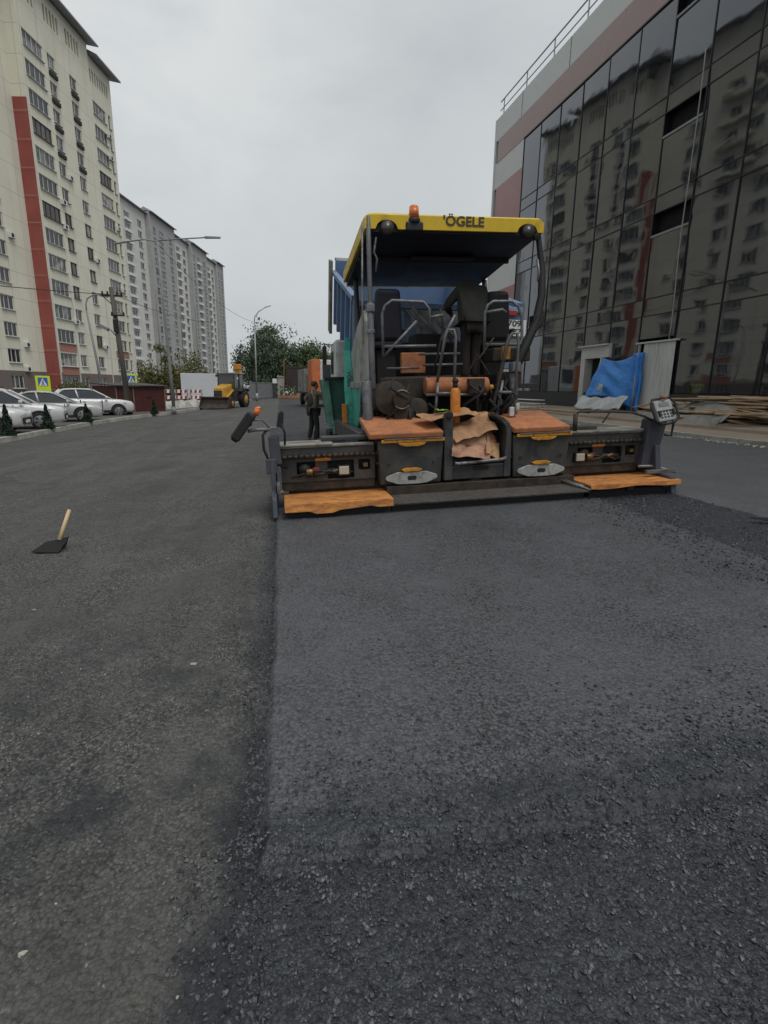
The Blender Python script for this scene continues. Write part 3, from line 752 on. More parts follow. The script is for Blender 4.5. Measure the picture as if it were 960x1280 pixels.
# second block: long pale row far behind
b2 = thing('apartment_building', 'long pale grey apartment block with a stepped roofline, farther back behind the cream one', 'apartment building', (-35.5, 190, -.4), (0, 0, ROTL))
secs = [(-30, -10, 0), (-10, 9, -1.3), (9, 24, .2), (24, 41, -1.3), (41, 54, 0), (54, 63, -1.1)]
mb = MB(); mb2 = MB(); WW = []
H2 = 51.2
for si, (a, b_, y) in enumerate(secs):
    hs_ = []
    wdt = b_ - a
    cols = [(a + wdt * .16, 1.9, 's'), (a + wdt * .42, 3.2, 'b'), (a + wdt * .80, 2.6, 't')] if wdt > 12 else [(a + wdt * .28, 1.9, 's'), (a + wdt * .68, 2.8, 'b')]
    for k in range(17):
        t = 2.9 + FL * k
        for (x, wd, ty) in cols:
            hs_.append((x - wd / 2, x + wd / 2, t - 1.55, t)); WW.append((ty, x, y, t - 1.55, wd))
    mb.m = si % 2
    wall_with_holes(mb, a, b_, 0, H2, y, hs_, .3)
    pa = y if si == 0 else secs[si - 1][2]
    if si:
        mb.m = 1; mb.quad((a, min(y, pa), 0), (a, max(y, pa), 0), (a, max(y, pa), H2), (a, min(y, pa), H2))
mb.m = 1; mb.quad((63, -1.1, 0), (63, 16, 0), (63, 16, H2), (63, -1.1, H2)); mb.quad((-30, 16, 0), (-30, 0, 0), (-30, 0, H2), (-30, 16, H2)); mb.quad((63, 16, 0), (-30, 16, 0), (-30, 16, H2), (63, 16, H2))
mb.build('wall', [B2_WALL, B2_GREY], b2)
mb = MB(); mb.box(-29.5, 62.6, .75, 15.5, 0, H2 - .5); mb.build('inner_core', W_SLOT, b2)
mb = MB(); mb.box(-30, 63, .8, 16, H2 - .3, H2 + .4); mb.build('roof_deck', W_ROOF, b2)
for si, (a, b_, y) in enumerate(secs): cornice(a + .01, b_ - .01, y, H2 + (0 if si % 2 else -.6), 1.0, b2)
pw = {}
WW.sort(key=lambda t: t[1] * 1.0 + t[3] * .2)
rest = MB(); cnt = 0
pro2 = {('s', 1.9): window_mesh(1.9, 1.55, (.5, .5), .12), ('b', 3.2): window_mesh(3.2, 1.55, (.33, .34, .33), .12), ('t', 2.6): window_mesh(2.6, 1.55, (.5, .5), .12), ('b', 2.8): window_mesh(2.8, 1.55, (.5, .5), .12)}
front = [t for t in WW if t[1] > -12]
for t in WW:
    key = (t[0], t[4]); p = pro2[key]
    if t in front and cnt < 95:
        cnt += 1
        if key not in pw: pw[key] = p.build('window', [W_FRAME, W_GLB if key[0] == 'b' else W_GL], b2); pw[key].location = (t[1], t[2] + .12, t[3])
        else: vary(place(pw[key], b2, t[1], t[2] + .12, t[3]))
    else:
        o0 = len(rest.v); rest.v += [(q[0] + t[1], q[1] + t[2] + .12, q[2] + t[3]) for q in p.v]; rest.f += [[i + o0 for i in f] for f in p.f]; rest.mi += p.mi; rest.sm += p.sm
tag(rest.build('window', [W_FRAME, W_GL], b2), kind='stuff')
# white balcony parapets in two stacks
for si, (a, b_, y) in enumerate(secs):
    if si % 2 == 0 and b_ - a > 12 or si == 3:
        x = a + (b_ - a) * .42; bal = None
        for k in range(17):
            if bal is None:
                mb = MB(); mb.box(-1.8, 1.8, -.55, -.01, 0, .73); bal = mb.build('balcony', W_WHITE, b2); bal.location = (x, y, 2.9 - 2.35)
            else: place(bal, b2, x, y, 2.9 + FL * k - 2.35)
# tall gap-filler seam: dark downpipes at the steps
for a in (-10, 9, 24, 41):
    mb = MB(); mb.cyl((a + .3, -1.4, 0), (a + .3, -1.4, 30), .16, 8); mb.build('downpipe', W_GREY, b2)

# ------------------------------------------------------------------ glass office building
def facade_glass():
    m, nt, b = newmat('tinted_curtain_wall_glass')
    v = coords(nt)
    b.inputs['Base Color'].default_value = (.012, .013, .015, 1); b.inputs['Roughness'].default_value = .02
    out = nt.nodes['Material Output']
    gl = N(nt, 'ShaderNodeBsdfGlossy'); gl.inputs['Roughness'].default_value = .03; gl.inputs['Color'].default_value = (.74, .78, .84, 1)
    mx = N(nt, 'ShaderNodeMixShader')
    fr = N(nt, 'ShaderNodeFresnel'); fr.inputs['IOR'].default_value = 2.0
    nt.links.new(mth(nt, 'ADD', mth(nt, 'MULTIPLY', fr.outputs[0], .56), .04), mx.inputs[0])
    bp = N(nt, 'ShaderNodeBump'); bp.inputs['Strength'].default_value = .16; bp.inputs['Distance'].default_value = .10
    nt.links.new(noise(nt, v, .55, 2, .4), bp.inputs['Height'])
    nt.links.new(bp.outputs[0], gl.inputs['Normal']); nt.links.new(bp.outputs[0], fr.inputs['Normal'])
    nt.links.new(b.outputs[0], mx.inputs[1]); nt.links.new(gl.outputs[0], mx.inputs[2]); nt.links.new(mx.outputs[0], out.inputs['Surface'])
    return m
GLZ = facade_glass()
O_PINK = M('dusty_pink_cladding', (.40, .19, .19), .3, var=.06, vs=.6); O_WHITE = M('pale_grey_cladding', (.62, .635, .625), .4, var=.05, vs=.6)
O_MULL = M('dark_mullion', (.020, .021, .025), .35, .3, var=.1); O_BASE = M('dark_stone_base', (.03, .032, .034), .5, var=.2); O_RAIL = M('roof_rail', (.25, .26, .27), .5, .3)
ob = thing('office_building', 'dark glass office building with pink and white striped cladding bands', 'office building', tuple(BP), (0, 0, math.atan2(BD.y, BD.x)))
# local: X along facade (s), +Y outward to the yard
S0, S1, SE = -26.0, 18.45, 22.5
TOPG, TOP = 15.72, 18.3
mb = MB(); mb.box(S0, SE - .02, -16, -.35, .3, TOP - .4); mb.build('core', O_BASE, ob)
mb = MB()
mb.m = 0; mb.box(S0, SE, -.34, .02, 17.02, TOP)
mb.box(S1 + .02, SE, -.34, .0, 14.25, TOPG); mb.box(S1 + .02, SE, -.34, 0, 7.9, 9.75); mb.box(S1 + .02, SE, -.34, 0, .8, 4.2)
mb.box(SE - .02, SE + .2, -16, .03, .3, TOP)
mb.build('white_cladding', O_WHITE, ob)
mb = MB(); mb.box(S0, SE - .4, -.34, .022, TOPG + .004, 17.016); mb.build('pink_cladding', M('sheen_pale_pink_cladding', (.36, .245, .24), .3, var=.06, vs=.6), ob)  # grazing sky sheen on the upper band is put into a paler pink
mb = MB(); mb.box(S1 + .02, SE - .4, -.34, .002, 9.754, 14.246); mb.box(S1 + .02, SE - .4, -.34, .002, 4.204, 7.896)
mb.build('pink_cladding', O_PINK, ob)
mb = MB()
for s in (4, 9, 14, 19): mb.box(s - .015, s + .015, .021, .03, 17.03, TOP - .01)
mb.build('cladding_joints', O_MULL, ob)
mb = MB()
for s in range(-26, 24, 3): mb.box(s - .025, s + .025, -.2, -.15, TOP, TOP + 1.0)
mb.box(S0, SE, -.2, -.15, TOP + .98, TOP + 1.03); mb.box(S0, SE, -.195, -.155, TOP + .5, TOP + .54)
mb.build('roof_railing', O_RAIL, ob)
mb = MB(); mb.box(S0, S1, -.34, .06, .5, 1.55); mb.m = 0; mb.build('base_course', O_BASE, ob)
mull = [18.45 - 1.98 * i for i in range(23)]
rows = [1.55, 4.58, 5.24, 8.39, 8.99, 11.85, 12.44, TOPG]
mb = MB()
for s in mull: mb.box(s - .022, s + .022, -.3, .03, 1.55, TOPG)
for z in rows[1:-1]: mb.box(S0, S1, -.3, .024, z - .02, z + .02)
mb.box(S0, S1, -.3, .06, TOPG - .06, TOPG)
mb.build('mullion_grid', O_MULL, ob)
rnd = random.Random(5)
openings = {(6, 5, 'low'), (6, 3, 'low')}
pane0 = {}
offp = MB()
for i in range(len(mull) - 1):
    sa, sb_ = mull[i + 1] + .0225, mull[i] - .0225
    for r_ in range(len(rows) - 1):
        za, zb = rows[r_] + .0205, rows[r_ + 1] - .0205
        cs = (sa + sb_) / 2
        if r_ == 0 and (8.3 < cs < 10.2 or 4.3 < cs < 6.1): za = 3.70
        w_, h_ = sb_ - sa, zb - za
        tx, tz = rnd.gauss(0, .0035), rnd.gauss(0, .003)
        z_top = zb
        gap = 0
        if (i, r_) in ((6, 4), (6, 2)): gap = .85     # open vents leave a dark strip at the top
        if i == 6 and r_ == 6: gap = .85
        zb2 = zb - gap
        h2 = zb2 - za
        vs_ = []
        for (ss, zz) in ((sa, za), (sb_, za), (sb_, zb2), (sa, zb2)):
            vs_.append((ss - cs, (ss - cs) * tx + (zz - (za + zb2) / 2) * tz, zz - za))
        if cs > -1.5:
            mb = MB(); mb.quad(vs_[1], vs_[0], vs_[3], vs_[2]); o = mb.build('glass_pane', GLZ, ob); o.location = (cs, .0, za)
            if gap:
                mb = MB(); mb.box(-w_ / 2, w_ / 2, -.02, .04, h2, h2 + .08); mb.m = 0; o2 = mb.build('vent_sill', O_RAIL, ob); o2.location = (cs, 0, za)
        else:
            offp.add([(p[0] + cs, p[1], p[2] + za) for p in vs_], [(1, 0, 3, 2)])
tag(offp.build('glass_pane', GLZ, ob), kind='stuff')
for z in rows[:-1]:
    pass
# spandrel dark boards right behind the glass joints
mb = MB(); mb.box(S0 + .1, S1 - .02, -.33, -.30, 1.0, TOPG - .1); mb.build('spandrel_board', MT['dark'], ob)
# doorway (open, dark) left of the tarpaulin
mb = MB()
mb.box(10.08, 10.42, -.3, .14, .86, 3.5); mb.box(8.3, 10.42, -.3, .15, 3.1, 3.62); mb.box(8.3, 10.5, -.2, .3, 3.62, 3.68)
mb.build('door_frame', MT['frame'], ob)
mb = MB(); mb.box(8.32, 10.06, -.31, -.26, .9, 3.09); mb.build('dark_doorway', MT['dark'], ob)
mb = MB()
ncor = 22
V = []
for i in range(ncor * 2 + 1):
    s = 4.36 + (6.08 - 4.36) * i / (ncor * 2); y = .10 + (.035 if (i // 1) % 2 else 0)
    V += [(s, y, 1.0), (s, y, 3.5)]
mb.add(V, [(i * 2, i * 2 + 1, i * 2 + 3, i * 2 + 2) for i in range(ncor * 2)])
o = mb.build('corrugated_sheet', MT['corr'], ob, solid=.004)
mb = MB(); mb.box(4.2, 6.5, .07, .2, 3.5, 3.56); mb.box(6.3, 6.36, .07, .16, 1.0, 3.5); mb.build('door_head', MT['frame'], ob)
# hanging cable down the facade
mb = MB(); mb.tube([tuple(Vector(bpt(4.72 + .05 * math.sin(z), .16 + .02 * math.sin(z * 1.3), z))) for z in [3.5 + i * .5 for i in range(20)]], .022, 6)
tag(mb.build('hanging_cable', MT['cablegrey']), 'thin pale cable hanging down the dark glass facade above the corrugated sheet', 'cable')
# blue tarpaulin
def tarpf(u, v):
    sag = .24 * math.sin(math.pi * u) * (1 - v) ** 1.5
    s = 8.42 - 2.45 * u + (.62 * v * (1 - u)); z = 3.08 - sag - (1.72 + .5 * u - .24 * math.sin(math.pi * u)) * v + .06 * u
    y = .36 + .035 * math.sin(u * 13 + v * 4) * v + .025 * math.sin(v * 15 - u * 8) + .06 * math.sin(math.pi * u) + .22 * v * (1 - u) + .08 * v + .03 * math.sin((u - v) * 17) * (1 - abs(2 * u - 1))
    return bpt(s, y, z)
tp = thing('tarpaulin', 'blue tarpaulin slung across the doorway of the glass building', 'tarpaulin', bpt(7.2, .4, .85))
def rel(f, o): return lambda u, v: tuple(Vector(f(u, v)) - Vector(o.location))
mb = MB(); mb.sheet(rel(tarpf, tp), 36, 26); mb.build('sheet', MT['tarp'], tp, smooth=True, solid=.006)
mb = MB(); mb.sheet(rel(lambda u, v: bpt(6.22 - .55 * u + .05 * math.sin(v * 9), .35 + .12 * math.sin(u * 14 + v * 2), 3.14 - 2.3 * v), tp), 14, 16); mb.build('side_flap', MT['tarp'], tp, smooth=True, solid=.006)
mb = MB(); mb.sheet(rel(lambda u, v: bpt(7.78 - .3 * u + .03 * math.sin(u * 20 + v * 9), .82 + .05 * math.sin(u * 9) + .06 * v, 1.92 - .3 * v), tp), 8, 8); mb.build('torn_patch', MT['cloth'], tp, smooth=True, solid=.01)
mb = MB()
for s, z in ((8.42, 3.08), (5.97, 3.14)): mb.cyl(tuple(Vector(bpt(s, .45, .8)) - tp.location), tuple(Vector(bpt(s, .42, z)) - tp.location), .03, 8)
mb.build('prop', MT['wood'], tp)
fo = thing('plastic_film', 'crumpled grey plastic film under the blue tarpaulin', 'plastic film', bpt(7.6, .7, .82))
mb = MB(); mb.sheet(rel(lambda u, v: bpt(9.0 - 3.3 * u, .85 + .10 * math.sin(u * 13) * v + .35 * v, 1.40 - .06 * math.sin(u * 4) - (.52) * v + .03 * math.sin(u * 23 + v * 7)), fo), 30, 10); mb.build('film', MT['cloth'], fo, smooth=True, solid=.008)

# timber heap and planks along the facade
rnd = random.Random(9)
pl = 0
def plank(s, o_, z, L, wd, th, yaw, tilt, material, label, roll=0):
    mb = MB(); mb.box(-L / 2, L / 2, -wd / 2, wd / 2, 0, th)
    ob_ = mb.build('plank', material, bevel=.004)
    p = bpt(s, o_, z); ob_.location = p
    ob_.rotation_euler = (roll, tilt, math.atan2(BD.y, BD.x) + yaw)
    tag(ob_, label, 'plank', 'planks heaped in front of the glass building')
LA = 'old brown plank in the heap in front of the glass building'; LB = 'pale new plank lying on the timber heap by the glass building'
for i in range(30):
    plank(rnd.uniform(-1.6, 2.6), rnd.uniform(.6, 1.9), .80 + rnd.uniform(0, .68) * (1 - i % 3 * .2), rnd.uniform(1.5, 3.2), rnd.uniform(.14, .26), .045, rnd.gauss(0, .22), rnd.gauss(0, .07), MT['plank'], LA, rnd.gauss(0, .12))
for i in range(9):
    plank(rnd.uniform(-1.2, 1.2), rnd.uniform(.6, 1.3), 1.24 + i * .032, rnd.uniform(1.6, 2.8), .14, .035, rnd.gauss(0, .16), rnd.gauss(0, .05), MT['plank2'] if i % 2 else MT['plank'], LB if i % 2 else LA, rnd.gauss(0, .08))
for i in range(14):
    plank(rnd.uniform(1.4, 4.4), rnd.uniform(.5, 1.7), .76 + rnd.uniform(0, .38), rnd.uniform(1.4, 2.6), rnd.uniform(.12, .2), .03, rnd.gauss(0, .3), rnd.gauss(0, .06), MT['plank2'] if i % 2 else MT['plank'], LB if i % 2 else LA, rnd.gauss(0, .12))
for i in range(7):
    plank(rnd.uniform(-1.8, -.4), rnd.uniform(1.0, 2.2), .9 + rnd.uniform(0, .25), 2.4, .16, .03, .75 + rnd.gauss(0, .15), rnd.gauss(-.1, .06), MT['plank'], LA)
def sheetboard(name, s, o_, z, L, wd, yaw, roll, material, label):
    mb = MB(); mb.box(-L / 2, L / 2, -wd / 2, wd / 2, 0, .018); ob_ = mb.build(name, material, bevel=.003); ob_.location = bpt(s, o_, z); ob_.rotation_euler = (roll, 0, math.atan2(BD.y, BD.x) + yaw); tag(ob_, label, 'board')
sheetboard('plywood_sheet', .75, 1.75, 1.04, 1.9, 1.0, .06, -.62, MT['ply'], 'large grey plywood sheet leaning on the timber heap')
sheetboard('plywood_sheet', 1.9, 1.55, 1.06, 1.0, .7, -.05, -.6, MT['ply'], 'smaller grey plywood sheet leaning left of the large one on the heap')
sheetboard('long_board', 1.2, 2.5, .80, 3.4, .30, .03, -.95, MT['ply'], 'long grey board on edge in front of the timber heap')
for (s, L, lab) in ((12.5, 5.0, 'pale long plank lying on the pavement below the dark doorway'), (9.0, 4.2, 'brown long plank lying on the pavement below the blue tarpaulin')):
    mb = MB(); mb.box(-L / 2, L / 2, -.12, .12, 0, .06); o = mb.build('plank', MT['plank2'] if s > 10 else MT['plank'], bevel=.004); o.location = bpt(s, 2.4, .72); o.rotation_euler = (0, 0, math.atan2(BD.y, BD.x) + .02); tag(o, lab, 'plank')

# pale slatted stack left lying by the facade
st = thing('slat_stack', 'low stack of pale slats on the pavement seen past the right lid of the paver', 'slat stack', bpt(13.4, 1.7, .72), (0, 0, math.atan2(BD.y, BD.x)))
for k in range(3):
    for q in range(3):
        mb = MB(); mb.box(-2.2 + q * .1, 1.8 - q * .15, -.35 + k * .25, -.22 + k * .25, .05 + q * .17, .09 + q * .17); mb.build('slat', O_WHITE, st, bevel=.004)
for x in (-1.6, 0, 1.3):
    mb = MB(); mb.box(x, x + .09, -.38, .36, -.02, .05); mb.build('bearer', MT['plank2'], st)
# ------------------------------------------------------------------ text helper
def text_mesh(name, s, size, material, parent, loc, rot, depth=.002, sx=1.0):
    cu = bpy.data.curves.new(name, 'FONT'); cu.body = s; cu.size = size; cu.extrude = depth; cu.offset = size * .025; cu.align_x = 'CENTER'; cu.align_y = 'CENTER'
    t = bpy.data.objects.new(name, cu); col.objects.link(t)
    bpy.context.view_layer.update()
    me = bpy.data.meshes.new_from_object(t.evaluated_get(bpy.context.evaluated_depsgraph_get()))
    bpy.data.objects.remove(t); bpy.data.curves.remove(cu)
    me.materials.clear(); me.materials.append(material); me.name = name
    o = bpy.data.objects.new(name, me); col.objects.link(o); o.parent = parent; o.location = loc; o.rotation_euler = rot; o.scale = (sx, 1, 1)
    return o

# ------------------------------------------------------------------ the asphalt paver
PL = Vector((2.68, 6.3, .107)); PR = Euler((0, -math.atan(.04), 0))
PM = Matrix.Translation(PL) @ PR.to_matrix().to_4x4()
def pw_(x, y, z): return tuple(PM @ Vector((x, y, z)))
pv = thing('asphalt_paver', 'large asphalt paver with a yellow canopy, orange worn footboards and a wide dark screed', 'paver', tuple(PL), tuple(PR))
def P(name, mb, mats, bevel=.008, parent=None, smooth=None, label=None, solid=0):
    o = mb.build(name, mats, parent or pv, bevel=bevel, smooth=smooth, solid=solid)
    if label: o['label'] = label
    return o
T = MT
# storage boxes over the main screed
def sbox(x0, x1, lidx0, lidx1, side):
    mb = MB(); mb.hexa([(x0 + .03, .47, .31), (x1 - .03, .47, .31), (x1 - .03, 1.2, .31), (x0 + .03, 1.2, .31)], [(x0, .43, .90), (x1, .43, .90), (x1, 1.2, .96), (x0, 1.2, .96)])
    b = P('storage_box', mb, T['charcoal'], .02)
    mb = MB(); mb.box(x0 + .04, x1 - .0, .385, .425, .872, .915)
    P('lid_edge', mb, T['yellow_or'], .008, b)
    mb = MB(); mb.hexa([(lidx0, .40, .925), (lidx1, .40, .925), (lidx1, 1.25, 1.09), (lidx0, 1.25, 1.09)], [(lidx0, .38, 1.0), (lidx1, .38, 1.0), (lidx1, 1.25, 1.17), (lidx0, 1.25, 1.17)])
    P('lid', mb, T['lid'], .018, b)
    mb = MB(); mb.box(x0 + .07, x1 - .02, .372, .40, .917, .926); P('lid_trim', mb, T['steel'], .002, b)
    cx = (x0 + x1) / 2
    mb = MB(); mb.prism([(cx - .19, .868), (cx - .16, .838), (cx - .08, .82), (cx + .08, .82), (cx + .16, .838), (cx + .19, .868)], 'y', .375, .425)
    P('lid_handle', mb, T['yellow_or'], .006, b)
    px = cx
    L = .355
    poly = [(px - L, .405), (px - L + .02, .375), (px - .2, .325), (px - .1, .318), (px + .1, .318), (px + .2, .325), (px + L - .02, .375), (px + L, .405), (px + L - .02, .435), (px + .2, .482), (px - .2, .482), (px - L + .02, .435)]
    mb = MB(); mb.prism(poly, 'y', .415, .445); pl_ = P('cast_plate', mb, T['plate'], .008, b)
    mb = MB(); mb.prism([(px - .065, .40), (px - .05, .375), (px + .05, .375), (px + .065, .40), (px + .05, .43), (px - .05, .43)], 'y', .409, .43); P('plate_slot', mb, T['black'], .004, pl_)
    mb = MB(); mb.prism([(px - .11, .487), (px + .11, .487), (px + .14, .515), (px + .08, .535), (px - .08, .535), (px - .14, .515)], 'y', .40, .445); P('plate_grip', mb, T['yellow_or'], .006, b)
    mb = MB()
    for zz in (.6, .74): mb.cyl((x0 + .012, .5, zz), (x0 - .012, .5, zz), .02, 8)
    mb.cyl((cx, .44, .80), (cx, .425, .80), .012, 8); mb.cyl((cx - .3, .45, .60), (cx - .3, .432, .60), .012, 8); mb.cyl((cx + .3, .45, .60), (cx + .3, .432, .60), .012, 8)
    P('bolts', mb, T['grime'], 0, b)
    return b
sbox(-1.43, -.545, -1.55, -.56, -1); sbox(.43, 1.27, .42, 1.24, 1)
# centre frame between the boxes
mb = MB()
mb.box(-.54, .41, .47, .52, .33, .52); mb.box(-.54, .41, .5, 1.2, .33, .42)
mb.prism([(-.535, .33), (-.415, .33), (-.415, 1.17), (-.44, 1.22), (-.475, 1.24), (-.51, 1.22), (-.535, 1.17)], 'y', .44, .54)
mb.hexa([(-.415, .56, .52), (.31, .56, .52), (.31, .60, .52), (-.415, .60, .52)], [(-.415, .72, .86), (.31, .72, .86), (.31, .76, .86), (-.415, .76, .86)])
P('centre_frame', mb, T['charcoal'], .012)
mb = MB()
prof = [(.31, .34), (.41, .34), (.415, .96), (.385, 1.06), (.30, 1.14), (.18, 1.19), (.17, 1.16), (.26, 1.10), (.33, 1.02), (.345, .92)]
mb.prism(prof, 'y', .45, .95); fixnormals(P('curved_guard', mb, T['charcoal'], .006))
mb = MB(); mb.tube([(-.40, .41, .565), (-.36, .405, .555), (.26, .405, .585), (.33, .42, .60)], .024, 8); P('step_bar', mb, T['steel'], 0)
mb = MB(); mb.box(-.12, .10, .455, .472, .455, .5); P('catch_plate', mb, T['black'], .006)
mb = MB(); mb.cyl((-.475, .40, 1.20), (-.475, .44, 1.20), .05, 12); P('post_cap', mb, T['black'], .006)
mb = MB(); mb.box(-.14, .02, .5, .6, .12, .33); P('guide_leg', mb, T['grime'], .01)
# footboards
def board(x0, x1, label, irregular, dz=0):
    mb = MB()
    mb.box(x0, x1, .0, .72, .205 + dz, .235 + dz)
    nseg = 14; V = []
    for i in range(nseg + 1):
        x = x0 + (x1 - x0) * i / nseg; d = irregular(i / nseg)
        V += [(x, -.004, .236 + dz), (x, -.012, .236 + dz - d), (x, .03, .236 + dz - d), (x, .03, .204 + dz)]
    mb.add(V, [(i * 4 + k, (i + 1) * 4 + k, (i + 1) * 4 + (k + 1) % 4, i * 4 + (k + 1) % 4) for i in range(nseg) for k in range(4)])
    o = fixnormals(P('footboard', mb, T['orangeboard'], .006, label=label))
    return o
bl = board(-2.665, -1.33, 'left orange footboard with a bent ragged lip', lambda t: (.10 if t < .22 else .135 if t < .5 else .105 - .05 * (t - .5) * 2 if t < .85 else .10))
br_ = board(1.36, 2.72, 'right orange footboard', lambda t: .06 + .012 * math.sin(t * 9))
for bb, xs_ in ((bl, (-2.62,)), (br_, (2.0, 2.55))):
    mb = MB()
    for x in xs_: mb.box(x - .05, x + .05, .05, .5, .12, .204)
    P('bracket', mb, T['grime'], .006, bb)
mb = MB()
for i in range(90):
    x = -1.32 + 2.66 * i / 90
    mb.hexa([(x, .0, .135), (x + .021, .0, .135), (x + .021, .40, .165), (x, .40, .165)], [(x, -.01, .158), (x + .021, -.01, .158), (x + .021, .40, .19), (x, .40, .19)])
P('rubber_grating', mb, M('rubber_grating', (.085, .077, .07), .8, var=.4, vs=14, dirt=(.13, .115, .10), damt=.5, ds=9), .003)
mb = MB(); mb.box(-1.33, 1.36, .42, 1.2, .02, .30); mb.box(-2.6, 2.5, .7, 1.2, .03, .34); mb.box(-2.62, 2.45, .55, 1.15, .012, .06); P('screed_plate', mb, T['grime'], .008)
for xa, xb in ((-2.64, -1.34), (-1.33, 1.33), (1.40, 2.60)):
    mb = MB(); mb.box(xa, xb, .10, .69, .014, .14 if xa != -1.33 else .12); P('screed_shade_shoe', mb, T['black'], .01)  # lower screed body, added in black to deepen the shade below the boards
mb = MB()
for x in (1.36, 1.41): mb.tube([(x, .0 + (x - 1.36) * 1.2, .17), (x - .22, .5, .25)], .018, 6)
P('hinge_bar', mb, T['steel'], 0)
# screed extensions
def extension(x0, x1, lab):
    s = -1 if x0 < 0 else 1
    mb = MB()
    mb.box(x0, x1, .56, 1.0, .74, .86)
    e = P('screed_beam', mb, T['charcoal'], .02)
    mb = MB(); mb.box(x0 + .01, x1 - .01, .54, .60, .845, .885)
    mb.box(x0 if s < 0 else x0 + .0, x1 if s > 0 else x1 - .55, .52, .98, .868, .90)
    P('top_plate', mb, T['beige'], .012, e)
    mb = MB(); a0, a1 = (x0 + .55, x1) if s < 0 else (x0 + .02, x0 + .55); mb.box(a0, a1, .70, .95, .90, .955); P('top_channel', mb, T['charcoal'], .01, e)
    mb = MB()
    nk = int((x1 - x0) / .072)
    for i in range(nk): mb.cyl((x0 + .02 + i * .072, .535, .735), (x0 + .085 + i * .072, .535, .735 + .004 * (i % 2)), .030, 8, .024)
    P('roller_chain', mb, T['grime'], 0, e)
    mb = MB(); holes = [(x0 + .20, x0 + .44, .50, .66), (x0 + .60, x1 - .28, .42, .66), (x1 - .22, x1 - .06, .52, .66)]
    wall_with_holes(mb, x0, x1, .40, .72, .60, holes, .05)
    P('face_plate', mb, T['charcoal'], 0, e)
    mb = MB(); mb.box(x0, x1, .70, .75, .30, .74); P('inner_panel', mb, T['black'], 0, e)
    # lamps, valves, hoses in the opening
    lx = x1 - .42 if s < 0 else x0 + .22
    mb = MB(); mb.box(lx - .085, lx + .085, .545, .63, .455, .60); q = P('work_lamp', mb, T['black'], .02, e)
    mb = MB(); mb.box(lx - .066, lx + .066, .535, .56, .475, .585); P('lens', mb, T['lampbeige'], .015, q)
    mb = MB(); ox = (x0 + x1) / 2 - .05; mb.box(ox - .12, ox + .08, .588, .598, .665, .71); P('orange_sticker', mb, T['orange'], .0, e)
    mb = MB(); mb.box(ox - .16, ox - .07, .58, .66, .50, .58); P('red_valve', mb, T['red'], .01, e)
    mb = MB()
    for k in range(4):
        mb.tube([(x0 + .1 + .1 * k, .62, .45), (x0 + .25 + .12 * k, .575 - .01 * k, .50 + .04 * (k % 2)), (x0 + .5 + .1 * k, .60, .56 - .03 * k), (x0 + .75 + .1 * k, .66, .52)], .016, 6)
    mb.cyl((x0 + .3, .57, .56), (x0 + .3, .66, .56), .075, 14); mb.cyl((ox + .02, .6, .54), (ox + .3, .6, .52), .03, 8)
    P('hose', mb, T['grime'], 0, e)
    mb = MB(); mb.cyl((x0 + .32, .56, .53), (x0 + .40, .56, .53), .045, 10); mb.box(x1 - .16, x1 - .10, .57, .64, .56, .61); mb.cyl((ox + .1, .57, .52), (ox + .2, .57, .55), .02, 8)
    P('brass_fitting', mb, M('brass_fitting_' + str(s), (.22, .14, .06), .4, .5, dirt=DIRTY, damt=.5), .004, e)
    mb = MB(); mb.cyl((x0, .9, .50), (x1, .9, .50), .07, 14); mb.box(x0, x1, .62, 1.0, .28, .41)
    P('slide_tube', mb, T['grime'], .01, e)
    return e
extension(-2.68, -1.45, 'l'); extension(1.29, 2.47, 'r')
# end plates
mb = MB(); mb.prism([(.12, .05), (1.6, .03), (1.75, .25), (1.5, .5), (.78, .62), (.74, .72), (.42, .72), (.38, .34), (.18, .28)], 'x', -2.81, -2.75); mb.box(-2.86, -2.72, .42, .72, .55, .74)
ep = fixnormals(P('end_plate', mb, T['bluegrey'], .012))
mb = MB(); mb.hexa([(-2.80, .46, .66), (-2.66, .46, .66), (-2.66, .60, .66), (-2.80, .60, .66)], [(-2.81, .46, 1.02), (-2.68, .46, 1.02), (-2.68, .60, 1.02), (-2.81, .60, 1.02)]); P('end_post', mb, T['bluegrey'], .015, ep)
mb = MB(); mb.box(-2.82, -2.70, .40, .47, .28, .34); mb.cyl((-2.78, .42, .31), (-2.66, .42, .31), .03, 8); mb.box(-2.745, -2.70, .3, .5, .3, .44); P('end_bracket', mb, T['steel'], .006, ep)
mb = MB(); mb.prism([(.0, .03), (1.6, .03), (1.75, .25), (1.5, .5), (.78, .66), (.42, .66), (.36, .30), (.05, .26)], 'x', 2.60, 2.68)
ep2 = fixnormals(P('end_plate', mb, T['bluegrey'], .012))
mb = MB(); mb.hexa([(2.44, .48, .36), (2.66, .48, .36), (2.66, .70, .36), (2.44, .70, .36)], [(2.52, .46, 1.04), (2.80, .46, 1.02), (2.80, .66, 1.02), (2.52, .66, 1.04)]); P('end_post', mb, T['bluegrey'], .02, ep2)
mb = MB(); mb.box(2.40, 2.86, .28, .34, .28, .33); mb.tube([(2.40, .5, .36), (2.60, .45, .36), (2.88, .3, .28)], .022, 8); P('end_bracket', mb, T['steel'], .006, ep2)
